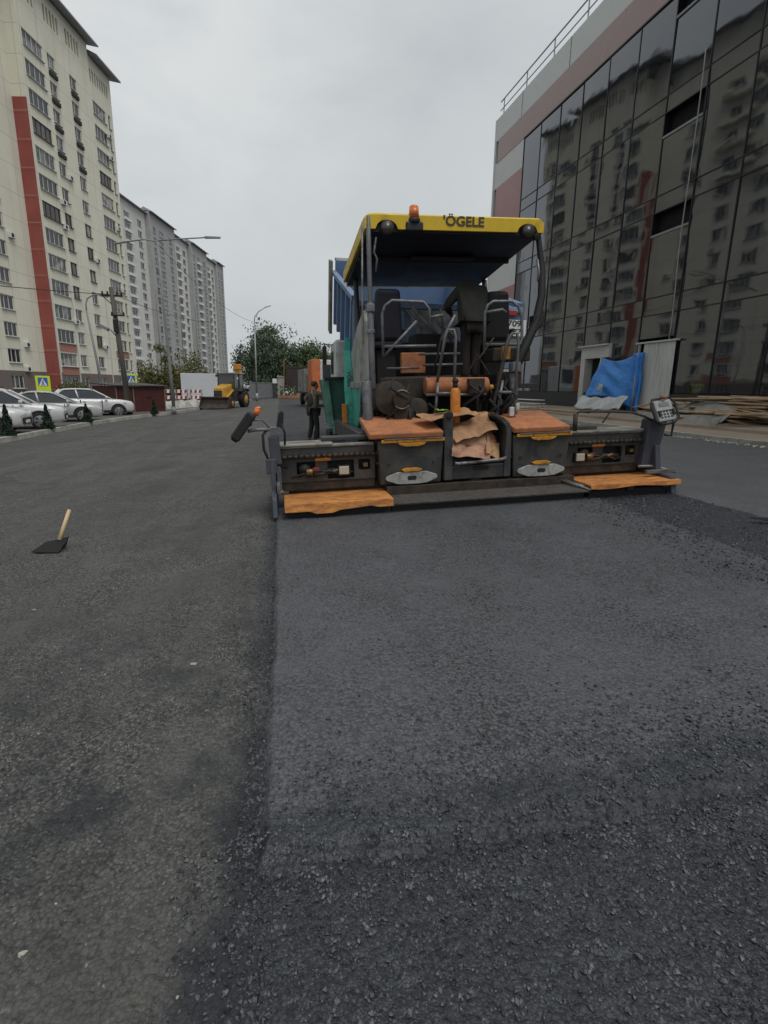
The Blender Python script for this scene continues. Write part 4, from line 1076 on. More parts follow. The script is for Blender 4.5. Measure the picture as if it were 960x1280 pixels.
# left remote control, tilted on its arm
rc = thing('control_arm', None, None); del rc
mb = MB(); mb.tube([(-2.72, .50, 1.10), (-2.95, .42, 1.11), (-3.04, .38, 1.10)], .022, 8); mb.tube([(-2.78, .5, 1.12), (-2.86, .44, 1.22), (-2.98, .38, 1.23), (-3.0, .36, 1.16)], .012, 6)
mb.box(-2.78, -2.66, .46, .56, 1.03, 1.13); arm_l = P('control_arm', mb, T['greytube'], .006)
mb = MB(); mb.M = Matrix.Translation((-3.06, .33, 1.19)) @ Matrix.Rotation(R(38), 4, 'Y')
mb.box(-.06, .055, -.12, .12, -.22, .15); mb.box(-.045, .04, -.05, .08, -.25, -.21)
P('control_panel', mb, T['black'], .03, arm_l)
mb = MB(); mb.cyl((-2.93, .31, 1.29), (-2.895, .30, 1.37), .030, 12, .036); mb.ball((-2.893, .30, 1.372), .037, .037, .022); P('orange_knob', mb, T['amber'], 0, arm_l)
mb = MB(); mb.prism([(-2.70, 1.12), (-2.62, 1.12), (-2.595, 1.30), (-2.625, 1.33), (-2.665, 1.30)], 'y', .46, .50); fixnormals(P('paddle_handle', mb, T['black'], .012, arm_l))
mb = MB(); mb.tube([(-2.80, .5, 1.12), (-2.87, .44, 1.04), (-2.87, .44, .86), (-2.82, .46, .72), (-2.72, .5, .66), (-2.6, .55, .6)], .017, 8)
mb.tube([(-2.66, .48, 1.24), (-2.60, .46, 1.05), (-2.61, .47, .9)], .014, 6); P('cable', mb, T['black'], 0, arm_l)
# right remote control with display facing the camera
mb = MB(); mb.tube([(2.64, .5, 1.0), (2.66, .44, 1.08), (2.62, .42, 1.14)], .03, 8); mb.tube([(2.80, .52, .80), (2.90, .5, .78), (2.92, .5, .95), (2.88, .48, 1.02)], .016, 8); arm_r = P('control_arm', mb, T['black'], 0)
mb = MB(); mb.M = Matrix.Translation((2.62, .34, 1.15)) @ Matrix.Rotation(R(-7), 4, 'Y') @ Matrix.Rotation(R(-24), 4, 'X') @ Matrix.Scale(.9, 4)
mb.box(-.15, .15, -.03, .04, -.17, .17); cp = P('control_panel', mb, T['keypad'], .02, arm_r)
mb2 = MB(); mb2.M = mb.M; mb2.box(-.085, .085, -.036, -.028, .06, .125); P('display', mb2, T['screen'], .003, cp)
mb2 = MB(); mb2.M = mb.M
for i in range(4):
    for j in range(3): mb2.box(-.10 + i * .055, -.07 + i * .055, -.037, -.028, -.12 + j * .045, -.095 + j * .045)
mb2.box(-.152, .152, -.033, -.029, -.012, .004); mb2.box(-.13, -.10, -.06, -.028, -.09, .0); mb2.box(.105, .135, -.06, -.028, -.09, .0)
P('buttons', mb2, T['black'], .004, cp)
mb2 = MB(); mb2.M = mb.M; mb2.tube([(-.13, 0, -.2), (-.20, -.02, -.13), (-.205, -.02, .1), (-.15, 0, .205), (.15, 0, .205), (.205, -.02, .1), (.20, -.02, -.13), (.13, 0, -.2), (0, 0, -.21), (-.13, 0, -.2)], .017, 8); P('guard_hoop', mb2, T['black'], 0, cp)
mb2 = MB(); mb2.M = mb.M; mb2.cyl((-.02, -.06, .20), (.06, -.06, .20), .028, 10); P('red_grip', mb2, T['lid'], 0, cp)
mb = MB(); mb.tube([(1.43, .6, .9), (1.43, .6, 1.12), (1.47, .58, 1.17), (1.9, .5, 1.16), (2.2, .45, 1.14), (2.38, .42, 1.08), (2.5, .42, 1.02)], .017, 8); mb.tube([(1.43, .6, .88), (1.43, .6, 1.14)], .032, 8); mb.tube([(1.9, .5, 1.16), (1.82, .55, 1.0)], .01, 6)
mb.tube([(1.50, .58, 1.18), (1.6, .56, 1.15), (1.7, .55, 1.19), (1.85, .52, 1.15), (2.0, .5, 1.17)], .012, 6); P('cable_arm', mb, T['grime'], 0)

# tractor
mb = MB(); mb.box(-1.05, 1.05, 1.9, 5.6, .45, 1.72); P('hull', mb, T['grime'], .02)
for s in (-1, 1):
    mb = MB()
    prof = arc((2.3, .42), .40, 90, 270, 8, 'xy'); prof2 = arc((4.9, .42), .40, -90, 90, 8, 'xy')
    mb.prism([(p[0], p[1]) for p in prof] + [(p[0], p[1]) for p in prof2], 'x', s * 1.02, s * 1.34)
    tr = fixnormals(P('crawler_track', mb, T['black'], .02))
    mb = MB()
    for k in range(18): mb.box(min(s * 1.0, s * 1.36), max(s * 1.0, s * 1.36), 2.2 + k * .16, 2.26 + k * .16, .8, .86)
    P('track_shoe', mb, T['grime'], 0, tr)
# left flank: tall grey panel, teal fairing, curved edge strip with lettering
mb = MB(); mb.prism([(1.55, .62), (5.3, .55), (5.3, 1.75), (3.1, 2.2), (2.4, 2.5), (1.72, 2.66), (1.55, 2.5)], 'x', -1.37, -1.28); fixnormals(P('side_panel', mb, M('pale_side_panel', (.33, .34, .31), .5, dirt=(.14, .14, .12), damt=.4, ds=2), .012))
mb = MB(); mb.prism([(1.5, 1.68), (1.58, 1.68), (3.1, 1.62), (3.1, .84), (2.6, .72)], 'x', -1.42, -1.365); fixnormals(P('teal_fairing', mb, T['teal'], .01))
mb = MB()
path = [(3.2, 2.40), (3.25, 2.2), (3.15, 1.9), (3.05, 1.6), (2.95, 1.2), (2.92, .82)]
V = []
for (y, z) in path: V += [(-1.50 - .03 * (z < 1.9) + .10 * max(0, z - 2.0), y, z), (-1.38, y - .05, z)]
mb.add(V, [(i * 2, i * 2 + 1, i * 2 + 3, i * 2 + 2) for i in range(len(path) - 1)])
ts = P('teal_strip', mb, T['teal'], 0, solid=.02)
text_mesh('lettering', 'V\u00d6GELE', .10, T['text'], ts, (-1.445, 3.01, 1.66), (R(90), R(90), R(-15)), .004)
mb = MB(); mb.box(-1.60, -1.52, 2.88, 2.94, .72, 1.30); mb.m = 0; P('marker_flap', mb, T['orange'], .008)
mb = MB(); mb.prism([(-1.40, .66), (-1.30, .66), (-1.10, 1.55), (-1.16, 1.6)], 'y', 1.42, 1.48); fixnormals(P('flank_edge', mb, T['black'], .006))
mb = MB(); mb.tube([(-1.39, 1.40, 3.68), (-1.42, 1.38, 2.9), (-1.44, 1.34, 2.2), (-1.50, 1.3, 1.6), (-1.52, 1.25, 1.1)], .014, 8); P('edge_rail', mb, T['steel'], 0)
mb = MB(); mb.box(-1.44, -1.36, 1.5, 3.0, 1.56, 1.66); P('side_trim', mb, T['greypanel'], .01)
# hopper with its wing folded out on the left
mb = MB(); mb.hexa([(-1.66, 4.3, .80), (-1.25, 4.2, .78), (-1.25, 5.6, .78), (-1.66, 5.6, .80)], [(-1.78, 4.3, 1.74), (-1.30, 4.2, 1.74), (-1.30, 5.6, 1.74), (-1.78, 5.6, 1.74)])
hp = P('hopper_wing', mb, T['green'], .012)
mb = MB(); mb.hexa([(-1.74, 4.16, .84), (-1.62, 4.16, .78), (-1.62, 4.29, .78), (-1.74, 4.29, .84)], [(-1.84, 4.16, 1.72), (-1.70, 4.16, 1.76), (-1.70, 4.29, 1.76), (-1.84, 4.29, 1.72)])
mb.box(-1.66, -1.30, 4.14, 4.19, .68, .93); P('wing_rib', mb, T['greenlite'], .01, hp)
mb = MB(); mb.box(-1.78, -1.30, 4.10, 4.2, 1.72, 1.77); P('wing_edge', mb, T['black'], .006, hp)
mb = MB(); mb.hexa([(1.30, 4.2, .82), (1.7, 4.3, .86), (1.7, 6.2, .86), (1.30, 6.2, .82)], [(1.42, 4.2, 1.6), (1.9, 4.3, 1.6), (1.9, 6.2, 1.6), (1.42, 6.2, 1.6)]); P('hopper_wing', mb, T['green'], .012)
mb = MB(); mb.box(-1.42, 1.42, 4.1, 4.16, .8, 1.72); P('hopper_back', mb, T['green'], .01)
mb = MB(); mb.cyl((-1.9, 4.3, .45), (1.9, 4.3, .45), .16, 16); mb.box(-1.7, -1.3, 4.6, 5.4, .1, .7); P('push_roller', mb, T['black'], .02)
# operator deck and what hangs under it
mb = MB(); mb.box(-1.25, 1.25, 1.45, 3.3, 1.50, 1.57); P('operator_deck', mb, T['grime'], .006)
mb = MB()
for (y, z, a, b_) in ((1.42, 2.02, -.62, .0), (1.44, 1.87, -.55, .05), (1.40, 1.83, -1.1, -.62)): mb.tube([(a, y, z), (b_, y, z)], .018, 6)
P('deck_rail', mb, T['greytube'], 0)
mb = MB(); mb.box(-1.25, 1.25, 3.2, 3.5, 1.57, 2.32); mb.box(-.35, .15, 2.75, 3.2, 1.57, 2.42); P('control_console', mb, T['black'], .03)
mb = MB(); mb.box(.55, 1.15, 1.5, 1.9, 1.9, 2.1); mb.box(.6, 1.0, 1.45, 1.5, 1.55, 1.75); P('valve_block', mb, T['grime'], .02)
# drive motors and hoses at the rear left
mb = MB()
mb.cyl((-1.10, 1.10, 1.42), (-1.10, 1.55, 1.42), .24, 20); mb.cyl((-.98, .98, 1.40), (-.98, 1.1, 1.40), .12, 18); mb.cyl((-.72, 1.1, 1.26), (-.72, 1.5, 1.26), .15, 16); mb.cyl((-.95, 1.05, 1.20), (-.95, 1.5, 1.20), .14, 14); mb.box(-1.2, -.5, 1.4, 1.6, 1.2, 1.7)
P('drive_motor', mb, T['grime'], .012)
mb = MB(); mb.tube(arc((-.98, 1.40), .125, 40, 140, 8, 'xz', .975), .012, 6); mb.tube(arc((-.98, 1.40), .125, 220, 320, 8, 'xz', .975), .012, 6); P('motor_clamp', mb, T['steel'], 0)
rr = random.Random(3)
for i in range(26):
    mb = MB()
    x = rr.uniform(-1.2, -.45) if i % 2 else rr.uniform(.0, .8); y = rr.uniform(1.0, 1.4); z = rr.uniform(1.2, 1.75)
    mb.tube([(x, y, z), (x + rr.uniform(-.15, .15), y - .08, z - .12), (x + rr.uniform(-.2, .2), y - .02, z - .28), (x + rr.uniform(-.25, .25), y + .1, z - .40)], rr.uniform(.015, .03), 6)
    P('hydraulic_hose', mb, T['black'], 0)
mb = MB(); mb.box(.02, .25, 1.05, 1.2, 1.45, 1.66); mb.tube([(.12, 1.0, 1.9), (.35, 1.0, 2.2)], .014, 6); mb.tube([(.38, 1.02, 1.3), (.62, 1.1, 2.25)], .03, 8); mb.tube([(.30, 1.0, 1.7), (.12, 1.02, 1.98), (-.02, 1.05, 1.7)], .014, 6)
P('lever_linkage', mb, T['grime'], .006)
mb = MB(); mb.ball((.33, 1.0, 1.535), .035); P('orange_marker', mb, T['yellow_or'], 0)
mb = MB(); mb.box(.62, .74, 1.3, 1.38, 1.92, 2.12); P('yellow_box', mb, T['yellow_or'], .01)
mb = MB(); mb.cyl((-.58, 1.25, 1.57), (.36, 1.25, 1.55), .125, 20); P('rolled_cover', mb, T['lid'], .012, label='rust brown rolled cover lying across the rear of the deck')
mb = MB(); mb.tube([(-.6, 1.12, 1.45), (.3, 1.12, 1.43)], .02, 8); P('cover_bracket', mb, T['steel'], 0)
mb = MB(); mb.box(-.86, -.5, 1.5, 1.6, 1.76, 2.05); P('brown_guard', mb, T['lid'], .01)
# tow arm cylinders
mb = MB(); mb.cyl((-1.44, 1.1, 1.03), (-1.44, 1.15, 1.66), .065, 14); mb.box(-1.52, -1.30, .95, 1.25, 1.02, 1.06); P('lift_cylinder', mb, T['greytube'], .01)
mb = MB(); mb.cyl((.72, 1.1, 1.02), (.72, 1.15, 1.72), .065, 14); mb.cyl((.74, 1.12, 1.72), (.75, 1.16, 1.86), .09, 14); P('lift_cylinder', mb, T['greytube'], .01)
for s in (-1.55, 1.5):
    mb = MB(); mb.box(s - .07, s + .07, .9, 4.2, .70, .98); P('tow_arm', mb, T['charcoal'], .02)
# posts
mb = MB(); mb.tube([(-1.33, 1.30, 1.55), (-1.33, 1.30, 2.70)], .047, 10); mb.tube([(-1.325, 1.32, 2.6), (-1.31, 1.38, 3.80)], .034, 10); mb.box(-1.39, -1.28, 1.24, 1.36, 2.58, 2.68); mb.box(-1.385, -1.285, 1.25, 1.35, 2.3, 2.35); P('canopy_post', mb, T['greytube'], .004)
mb = MB(); mb.tube([(-1.2, 3.4, 1.8), (-1.2, 3.5, 3.4)], .045, 10); P('canopy_post', mb, T['charcoal'], 0)
mb = MB(); mb.tube([(1.16, 1.45, 3.70), (1.20, 1.42, 3.40), (1.22, 1.38, 3.15), (1.19, 1.3, 2.8), (1.10, 1.25, 2.45), (.93, 1.2, 2.12), (.78, 1.16, 1.86)], .036, 10, .075); mb.box(1.03, 1.2, 1.2, 1.34, 2.36, 2.52); mb.tube([(1.16, 1.25, 2.62), (1.20, 1.25, 2.48), (1.04, 1.2, 2.30)], .04, 8); P('canopy_post', mb, T['black'], .004, label='curved dark right post of the canopy')
mb = MB(); mb.tube([(1.14, 1.38, 3.30), (1.165, 1.36, 3.12), (1.16, 1.36, 3.0)], .02, 8); mb.tube([(-1.20, 1.42, 3.55), (-1.24, 1.4, 3.36), (-1.20, 1.4, 3.28), (-1.22, 1.4, 3.12)], .014, 6); P('grab_strap', mb, T['greytube'], 0)
mb = MB(); mb.tube([(1.16, 3.4, 1.8), (1.16, 3.5, 3.4)], .045, 10); P('canopy_post', mb, T['charcoal'], 0)
# canopy: yellow shell rim, dark lining
CX0, CX1, CY0, CY1 = -1.36, 1.21, 1.36, 3.95
def cz(y): return 3.83 - (y - CY0) / (CY1 - CY0) * .12
mb = MB()
mb.hexa([(CX0 + .05, CY0 + .05, 3.75), (CX1 - .05, CY0 + .05, 3.73), (CX1 - .05, CY1, 3.62), (CX0 + .05, CY1, 3.62)], [(CX0 + .12, CY0 + .10, 3.88), (CX1 - .12, CY0 + .1, 3.86), (CX1 - .12, CY1 - .05, 3.72), (CX0 + .12, CY1 - .05, 3.72)])
can = P('canopy', mb, T['yellow'], .04)
def rim_outline(x): # lower edge of the rear fascia, arched over the two work lamps
    z = 3.645
    for cx_, rr_ in ((-1.06, .15), (.97, .15)):
        d = abs(x - cx_)
        if d < rr_: z = max(z, 3.645 + .75 * math.sqrt(rr_ * rr_ - d * d))
    return z
mb = MB(); nn = 90; V = []
for i in range(nn + 1):
    x = CX0 + (CX1 - CX0) * i / nn; e = min(1, min(x - CX0, CX1 - x) / .06); zt = 3.80 + .045 * e
    V += [(x, CY0, rim_outline(x)), (x, CY0 - .005, zt - .03), (x, CY0 + .05, zt), (x, CY0 + .05, rim_outline(x))]
mb.add(V, [(i * 4 + k, (i + 1) * 4 + k, (i + 1) * 4 + (k + 1) % 4, i * 4 + (k + 1) % 4) for i in range(nn) for k in range(4)]); mb.add([V[0], V[1], V[2], V[3]], [(0, 1, 2, 3)]); mb.add(V[-4:], [(3, 2, 1, 0)])
fa = fixnormals(P('canopy_fascia', mb, T['yellow'], 0, can, smooth=False))
text_mesh('lettering', "'\u00d6GELE", .17, T['text'], fa, (.02, CY0 - .008, 3.755), (R(90), R(.6), 0), .002, 1.08)
for xa, xb, nm in ((CX0, CX0 + .05, 'l'), (CX1 - .05, CX1, 'r')):
    mb = MB(); mb.prism([(CY0 + .051, 3.64), (CY1, 3.42), (CY1, 3.60), (CY0 + .3, 3.80), (CY0 + .051, 3.80)], 'x', xa, xb); fixnormals(P('side_fascia', mb, T['yellow'], .01, can))
mb = MB(); mb.box(CX0 + .05, CX1 - .05, CY1 - .06, CY1, 3.35, 3.62); P('front_fascia', mb, T['yellow'], .01, can)
mb = MB(); mb.hexa([(CX0 + .052, CY0 + .06, 3.62), (CX1 - .052, CY0 + .06, 3.62), (CX1 - .052, CY1 - .08, 3.36), (CX0 + .052, CY1 - .08, 3.36)], [(CX0 + .052, CY0 + .06, 3.72), (CX1 - .052, CY0 + .06, 3.72), (CX1 - .052, CY1 - .08, 3.6), (CX0 + .052, CY1 - .08, 3.6)]); P('lining', mb, T['navyunder'], .0, can)
mb = MB(); mb.box(-.5, .5, 2.2, 3.0, 3.47, 3.5); mb.box(CX0 + .06, CX1 - .06, 2.4, 2.46, 3.46, 3.54); P('lining_hatch', mb, T['black'], .01, can)
for x in (-1.06, .97):
    mb = MB(); mb.cyl((x, CY0 - .04, 3.655), (x, CY0 + .12, 3.66), .095, 18, .07); lm = P('work_light', mb, T['black'], .008, can)
    mb = MB(); mb.cyl((x, CY0 - .046, 3.655), (x, CY0 - .036, 3.655), .078, 18); P('lens', mb, T['lens'], 0, lm)
mb = MB(); mb.cyl((1.11, CY0 - .02, 3.58), (1.11, CY0 + .05, 3.6), .045, 12); P('reversing_horn', mb, T['black'], .004, can)
mb = MB(); mb.box(-.80, -.56, CY0 - .03, CY0 + .12, 3.62, 3.74); mb.cyl((-.68, CY0 + .02, 3.72), (-.68, CY0 + .02, 3.79), .085, 18); bc = P('beacon', mb, T['navyunder'], .02, can)
mb = MB(); mb.cyl((-.68, CY0 + .02, 3.79), (-.68, CY0 + .02, 3.92), .072, 18, .062); mb.ball((-.68, CY0 + .02, 3.92), .062, .062, .035); P('beacon_lens', mb, T['amber'], 0, bc)
# seats
def seatm(x, y, z, m, rz, wd=.52):
    mb = MB(); mb.M = Matrix.Translation((x, y, z)) @ Matrix.Rotation(rz, 4, 'Z')
    mb.hexa([(-wd / 2, -.08, .38), (wd / 2, -.08, .38), (wd / 2, .08, .38), (-wd / 2, .08, .38)], [(-wd / 2 + .06, -.16, 1.12), (wd / 2 - .06, -.16, 1.12), (wd / 2 - .06, -.04, 1.12), (-wd / 2 + .06, -.04, 1.12)])
    s_ = P('operator_seat', mb, m, .06)
    m2 = MB(); m2.M = mb.M; m2.box(-wd / 2, wd / 2, -.05, .5, .28, .42); P('cushion', m2, m, .05, s_)
    m2 = MB(); m2.M = mb.M; m2.box(-.16, .16, .05, .4, -.30, .28); P('pedestal', m2, T['black'], .02, s_)
    m2 = MB(); m2.M = mb.M; m2.box(wd / 2 + .01, wd / 2 + .08, -.05, .3, .50, .57); P('armrest', m2, T['black'], .02, s_)
    m2 = MB(); m2.M = mb.M; m2.box(-wd / 2 - .08, -wd / 2 - .01, -.05, .3, .50, .57); P('armrest', m2, T['black'], .02, s_)
seatm(-.97, 2.0, 1.86, T['seat'], R(6), .50); seatm(.84, 2.15, 1.86, T['blueseat'], R(-8), .46)
# hoops and ladders
def loop(name, pts, r, mat): mb = MB(); [mb.tube(p, r, 8) for p in pts]; return P(name, mb, mat, 0)
loop('guard_rail', [[(-1.18, 1.22, 1.98), (-1.18, 1.22, 2.55), (-1.14, 1.22, 2.65), (-1.04, 1.22, 2.72), (-.60, 1.22, 2.70), (-.52, 1.22, 2.62), (-.5, 1.22, 2.40)], [(-1.18, 1.22, 2.12), (-.42, 1.22, 2.12)], [(-1.16, 1.22, 2.0), (-.70, 1.22, 2.45)], [(-.5, 1.22, 2.5), (-.32, 1.22, 2.53)]], .021, T['greytube'])
loop('guard_rail', [[(.30, 1.22, 2.0), (.30, 1.22, 2.56), (.34, 1.22, 2.66), (.42, 1.22, 2.71), (.70, 1.22, 2.71), (.80, 1.22, 2.64), (.86, 1.22, 2.5), (.87, 1.22, 2.2), (.84, 1.22, 2.12), (.30, 1.22, 2.13)], [(.30, 1.22, 2.56), (.56, 1.22, 2.60), (.62, 1.22, 2.56)]], .022, T['greytube'])
loop('ladder', [[(-.44, 1.10, 1.62), (-.36, .98, 2.22), (-.32, .98, 2.31), (-.24, .98, 2.31), (-.21, .98, 2.22), (-.25, .95, 1.16)], [(-.44, 1.05, 1.60), (-.50, 1.0, 1.18)], [(-.48, 1.0, 1.47), (-.24, .97, 1.46)], [(-.40, 1.0, 2.18), (-.22, .98, 2.5)]], .022, T['greytube'])
loop('ladder', [[(.50, 1.10, 1.62), (.56, 1.0, 2.16), (.62, .98, 2.26), (.68, .98, 2.26), (.71, .98, 2.15), (.66, .95, 1.08)], [(.52, 1.05, 1.62), (.42, 1.0, 1.15)], [(.44, 1.0, 1.46), (.69, .97, 1.45)]], .022, T['greytube'])
loop('hand_lever', [[(-.44, 1.3, 1.75), (-.36, 1.3, 2.05), (-.28, 1.3, 2.40), (-.34, 1.3, 2.62)], [(-.3, 1.3, 2.4), (-.05, 1.3, 2.16)]], .018, T['black'])
mb = MB(); mb.box(.57, .64, .88, .93, 1.12, 1.25); mb.cyl((.69, .9, 1.2), (.69, .9, 1.30), .03, 8); P('junction_box', mb, T['white'], .008)

# things lying on the paver
def on(o): o.matrix_world = PM @ o.matrix_local; return o
can_t = thing('orange_canister', 'slim orange canister with a black cap standing on the paver between the two ladders', 'canister', pw_(-.27, .80, 1.02), tuple(PR))
mb = MB(); mb.cyl((0, 0, .0), (0, 0, .48), .068, 18); mb.cyl((0, 0, .48), (0, 0, .52), .068, 18, .04); mb.build('body', T['orange'], can_t, bevel=.008)
mb = MB(); mb.cyl((0, 0, .52), (0, 0, .585), .032, 12); mb.ball((0, 0, .61), .045, .045, .04); mb.build('cap', T['black'], can_t)
def crumple(name, x, y, z, sx, sy, amp, seed, rot, material, label, fold=.5):
    from mathutils import noise as NZ
    mb = MB()
    def fn(u, v):
        xx = (u - .5) * sx; yy = (v - .5) * sy
        ed = 1 + .10 * NZ.noise((u * 5, v * 5, seed))
        h = amp * (abs(NZ.noise((u * 1.8 + seed, v * 1.6, seed))) * 1.5 + .25 * NZ.noise((u * 6, v * 6, seed + 3))) + fold * amp * abs(u - .5)
        return (xx * ed, yy * ed, h * .55)
    mb.sheet(fn, 16, 14)
    o = mb.build(name, material, solid=.006, bevel=0)
    o.location = pw_(x, y, z); o.rotation_euler = rot
    return tag(o, label, 'cardboard', 'torn cardboard on the paver')
crumple('cardboard', -.42, .70, 1.165, .78, .40, .10, 1.3, (R(8), R(-6), R(12)), T['card'], 'flat tan cardboard piece resting across the left lid and the centre gap')
crumple('cardboard', -.10, .62, .98, .62, .34, .10, 4.1, (R(35), R(-16), R(6)), T['card'], 'folded tan cardboard piece leaning in the centre gap beside the orange canister')
crumple('cardboard', -.16, .52, .78, .56, .40, .12, 7.7, (R(58), R(6), R(0)), T['cardpink'], 'crumpled pinkish brown paper hanging lowest in the centre gap')
crumple('cardboard', .16, .52, .72, .26, .26, .07, 9.2, (R(60), R(24), R(20)), T['card'], 'small torn brown cardboard scrap by the curved guard')
crumple('cardboard', .14, .95, 1.17, .46, .20, .05, 2.2, (R(4), R(8), R(-12)), T['card'], 'narrow tan cardboard strip lying highest near the curved guard')
crumple('cardboard', -.02, .68, .86, .50, .30, .10, 5.5, (R(40), R(-8), R(14)), T['lid'], 'rust coloured crumpled piece between the tan and the pinkish paper')
crumple('green_wrapper', -.51, .66, 1.25, .16, .10, .03, 3.3, (0, 0, R(10)), T['lime'], 'small bright green wrapper on the tan cardboard beside the ladder')
# ------------------------------------------------------------------ people
def figure(name, joints, edges, radii, material, parent, sub=1, rootv=0):
    names = list(joints)
    idx = {n: i for i, n in enumerate(names)}
    me = bpy.data.meshes.new(name)
    me.from_pydata([joints[n] for n in names], [(idx[a], idx[b]) for a, b in edges], [])
    o = bpy.data.objects.new(name, me); col.objects.link(o)
    md = o.modifiers.new('skin', 'SKIN'); md.use_smooth_shade = True
    for n in names:
        r = radii[n]; sv = me.skin_vertices[0].data[idx[n]]
        sv.radius = r if isinstance(r, tuple) else (r, r); sv.use_root = (idx[n] == rootv)
    sb = o.modifiers.new('sub', 'SUBSURF'); sb.levels = sub; sb.render_levels = sub
    bpy.context.view_layer.update()
    m2 = bpy.data.meshes.new_from_object(o.evaluated_get(bpy.context.evaluated_depsgraph_get()))
    bpy.data.objects.remove(o)
    m2.name = name; m2.materials.clear(); m2.materials.append(material)
    for p in m2.polygons: p.use_smooth = True
    ob_ = bpy.data.objects.new(name, m2); col.objects.link(ob_); ob_.parent = parent
    return ob_

def person(label, loc, rz, J, mats, tilt=None, group=None):
    """J: joint positions in local metres (x right of the body, y forward, z up)"""
    t = thing('person', label, 'person', loc, tilt or (0, 0, rz), group)
    V = Vector
    for s in 'lr':
        w_, e_ = V(J['wrist_' + s]), V(J['elbow_' + s])
        d = (w_ - e_).normalized(); J['palm_' + s] = tuple(w_ + d * .075)
        side = d.orthogonal().normalized(); cr = d.cross(side)
        hint = V(J.get('grip_' + s, (0, 1, 0)))
        cr = (hint - d * hint.dot(d)).normalized(); side = d.cross(cr)
        for k, (off_, ln) in enumerate(((-.033, .070), (-.011, .080), (.011, .075), (.033, .058))):
            b_ = w_ + d * .095 + side * off_
            J[f'f{k}a_{s}'] = tuple(b_); J[f'f{k}b_{s}'] = tuple(b_ + d * ln * .45 + cr * ln * .25); J[f'f{k}c_{s}'] = tuple(b_ + d * ln * .55 + cr * ln * .75)
        J[f'tha_{s}'] = tuple(w_ + d * .045 - side * .045 + cr * .012); J[f'thb_{s}'] = tuple(w_ + d * .085 - side * .062 + cr * .04)
    order = ['pelvis'] + [k for k in J if not k.startswith('grip') and k != 'pelvis']
    Jo = {k: J[k] for k in order}
    E_ = [('pelvis', 'belly'), ('belly', 'chest'), ('chest', 'neck'), ('neck', 'head'), ('head', 'crown'), ('head', 'nose')]
    rad = dict(pelvis=(.15, .11), belly=(.14, .105), chest=(.165, .115), neck=.058, head=.088, crown=.075, nose=.022)
    for s in 'lr':
        E_ += [('chest', 'shoulder_' + s), ('shoulder_' + s, 'elbow_' + s), ('elbow_' + s, 'wrist_' + s), ('wrist_' + s, 'palm_' + s), ('pelvis', 'hip_' + s), ('hip_' + s, 'knee_' + s), ('knee_' + s, 'ankle_' + s), ('ankle_' + s, 'toe_' + s), ('wrist_' + s, 'tha_' + s), ('tha_' + s, 'thb_' + s)]
        rad.update({'shoulder_' + s: .062, 'elbow_' + s: .043, 'wrist_' + s: .029, 'palm_' + s: (.036, .02), 'hip_' + s: .085, 'knee_' + s: .056, 'ankle_' + s: .04, 'toe_' + s: .035, 'tha_' + s: .013, 'thb_' + s: .010})
        for k in range(4):
            E_ += [('palm_' + s, f'f{k}a_{s}'), (f'f{k}a_{s}', f'f{k}b_{s}'), (f'f{k}b_{s}', f'f{k}c_{s}')]
            rad.update({f'f{k}a_{s}': .0095, f'f{k}b_{s}': .009, f'f{k}c_{s}': .008})
    body = figure('body', Jo, E_, rad, mats['skin'], t, 2)
    sub = lambda names: {n: Jo[n] for n in names}
    g = 1.17
    jn = ['belly', 'pelvis', 'chest', 'collar'] + [a + s for s in 'lr' for a in ('shoulder_', 'elbow_', 'cuff_')]
    Jj = dict(Jo)
    Jj['collar'] = tuple(V(Jo['chest']).lerp(V(Jo['neck']), .75))
    for s in 'lr': Jj['cuff_' + s] = tuple(V(Jo['elbow_' + s]).lerp(V(Jo['wrist_' + s]), .9))
    Ej = [('belly', 'pelvis'), ('belly', 'chest'), ('chest', 'collar')] + [(a, b_) for s in 'lr' for a, b_ in (('chest', 'shoulder_' + s), ('shoulder_' + s, 'elbow_' + s), ('elbow_' + s, 'cuff_' + s))]
    bk_w = 1.32 if 'bulky' in mats else 1
    rj = dict(belly=(.18 * bk_w, .14 * bk_w), pelvis=(.185 * bk_w, .15 * bk_w), chest=(.195 * bk_w, .145 * bk_w), collar=.085 * bk_w)
    for s in 'lr': rj.update({'shoulder_' + s: .085 * bk_w, 'elbow_' + s: .064, 'cuff_' + s: .05})
    figure('jacket', {n: Jj[n] for n in jn}, Ej, rj, mats['jacket'], t, 2)
    tn = ['pelvis'] + [a + s for s in 'lr' for a in ('hip_', 'knee_', 'ankle_')]
    rt_ = dict(pelvis=(.165, .125))
    for s in 'lr': rt_.update({'hip_' + s: .103, 'knee_' + s: .077, 'ankle_' + s: .066})
    figure('trousers', sub(tn), [('pelvis', 'hip_l'), ('hip_l', 'knee_l'), ('knee_l', 'ankle_l'), ('pelvis', 'hip_r'), ('hip_r', 'knee_r'), ('knee_r', 'ankle_r')], rt_, mats['trousers'], t, 2)
    for s in 'lr':
        figure('boot', sub(['ankle_' + s, 'toe_' + s]) | {'heel_' + s: tuple(V(Jo['ankle_' + s]) + V((0, -.03, -.045)))}, [('ankle_' + s, 'heel_' + s), ('heel_' + s, 'toe_' + s)], {'ankle_' + s: .055, 'toe_' + s: (.052, .045), 'heel_' + s: .05}, mats['boots'], t, 1)
    hd = V(Jo['head']); nz = (V(Jo['nose']) - hd); nz.z = 0; nz.normalize(); sd = V((nz.y, -nz.x, 0))
    mb = MB(); c = hd.lerp(V(Jo['crown']), .55) - nz * .022 + V((0, 0, .012)); mb.ball(tuple(c), .096, .102, .088, 16, 10); mb.build('hair', mats['hair'], t)
    mb = MB()
    for q in (-1, 1): mb.ball(tuple(hd + nz * .082 + sd * .033 * q + V((0, 0, .028))), .011, .011, .009, 8, 6)
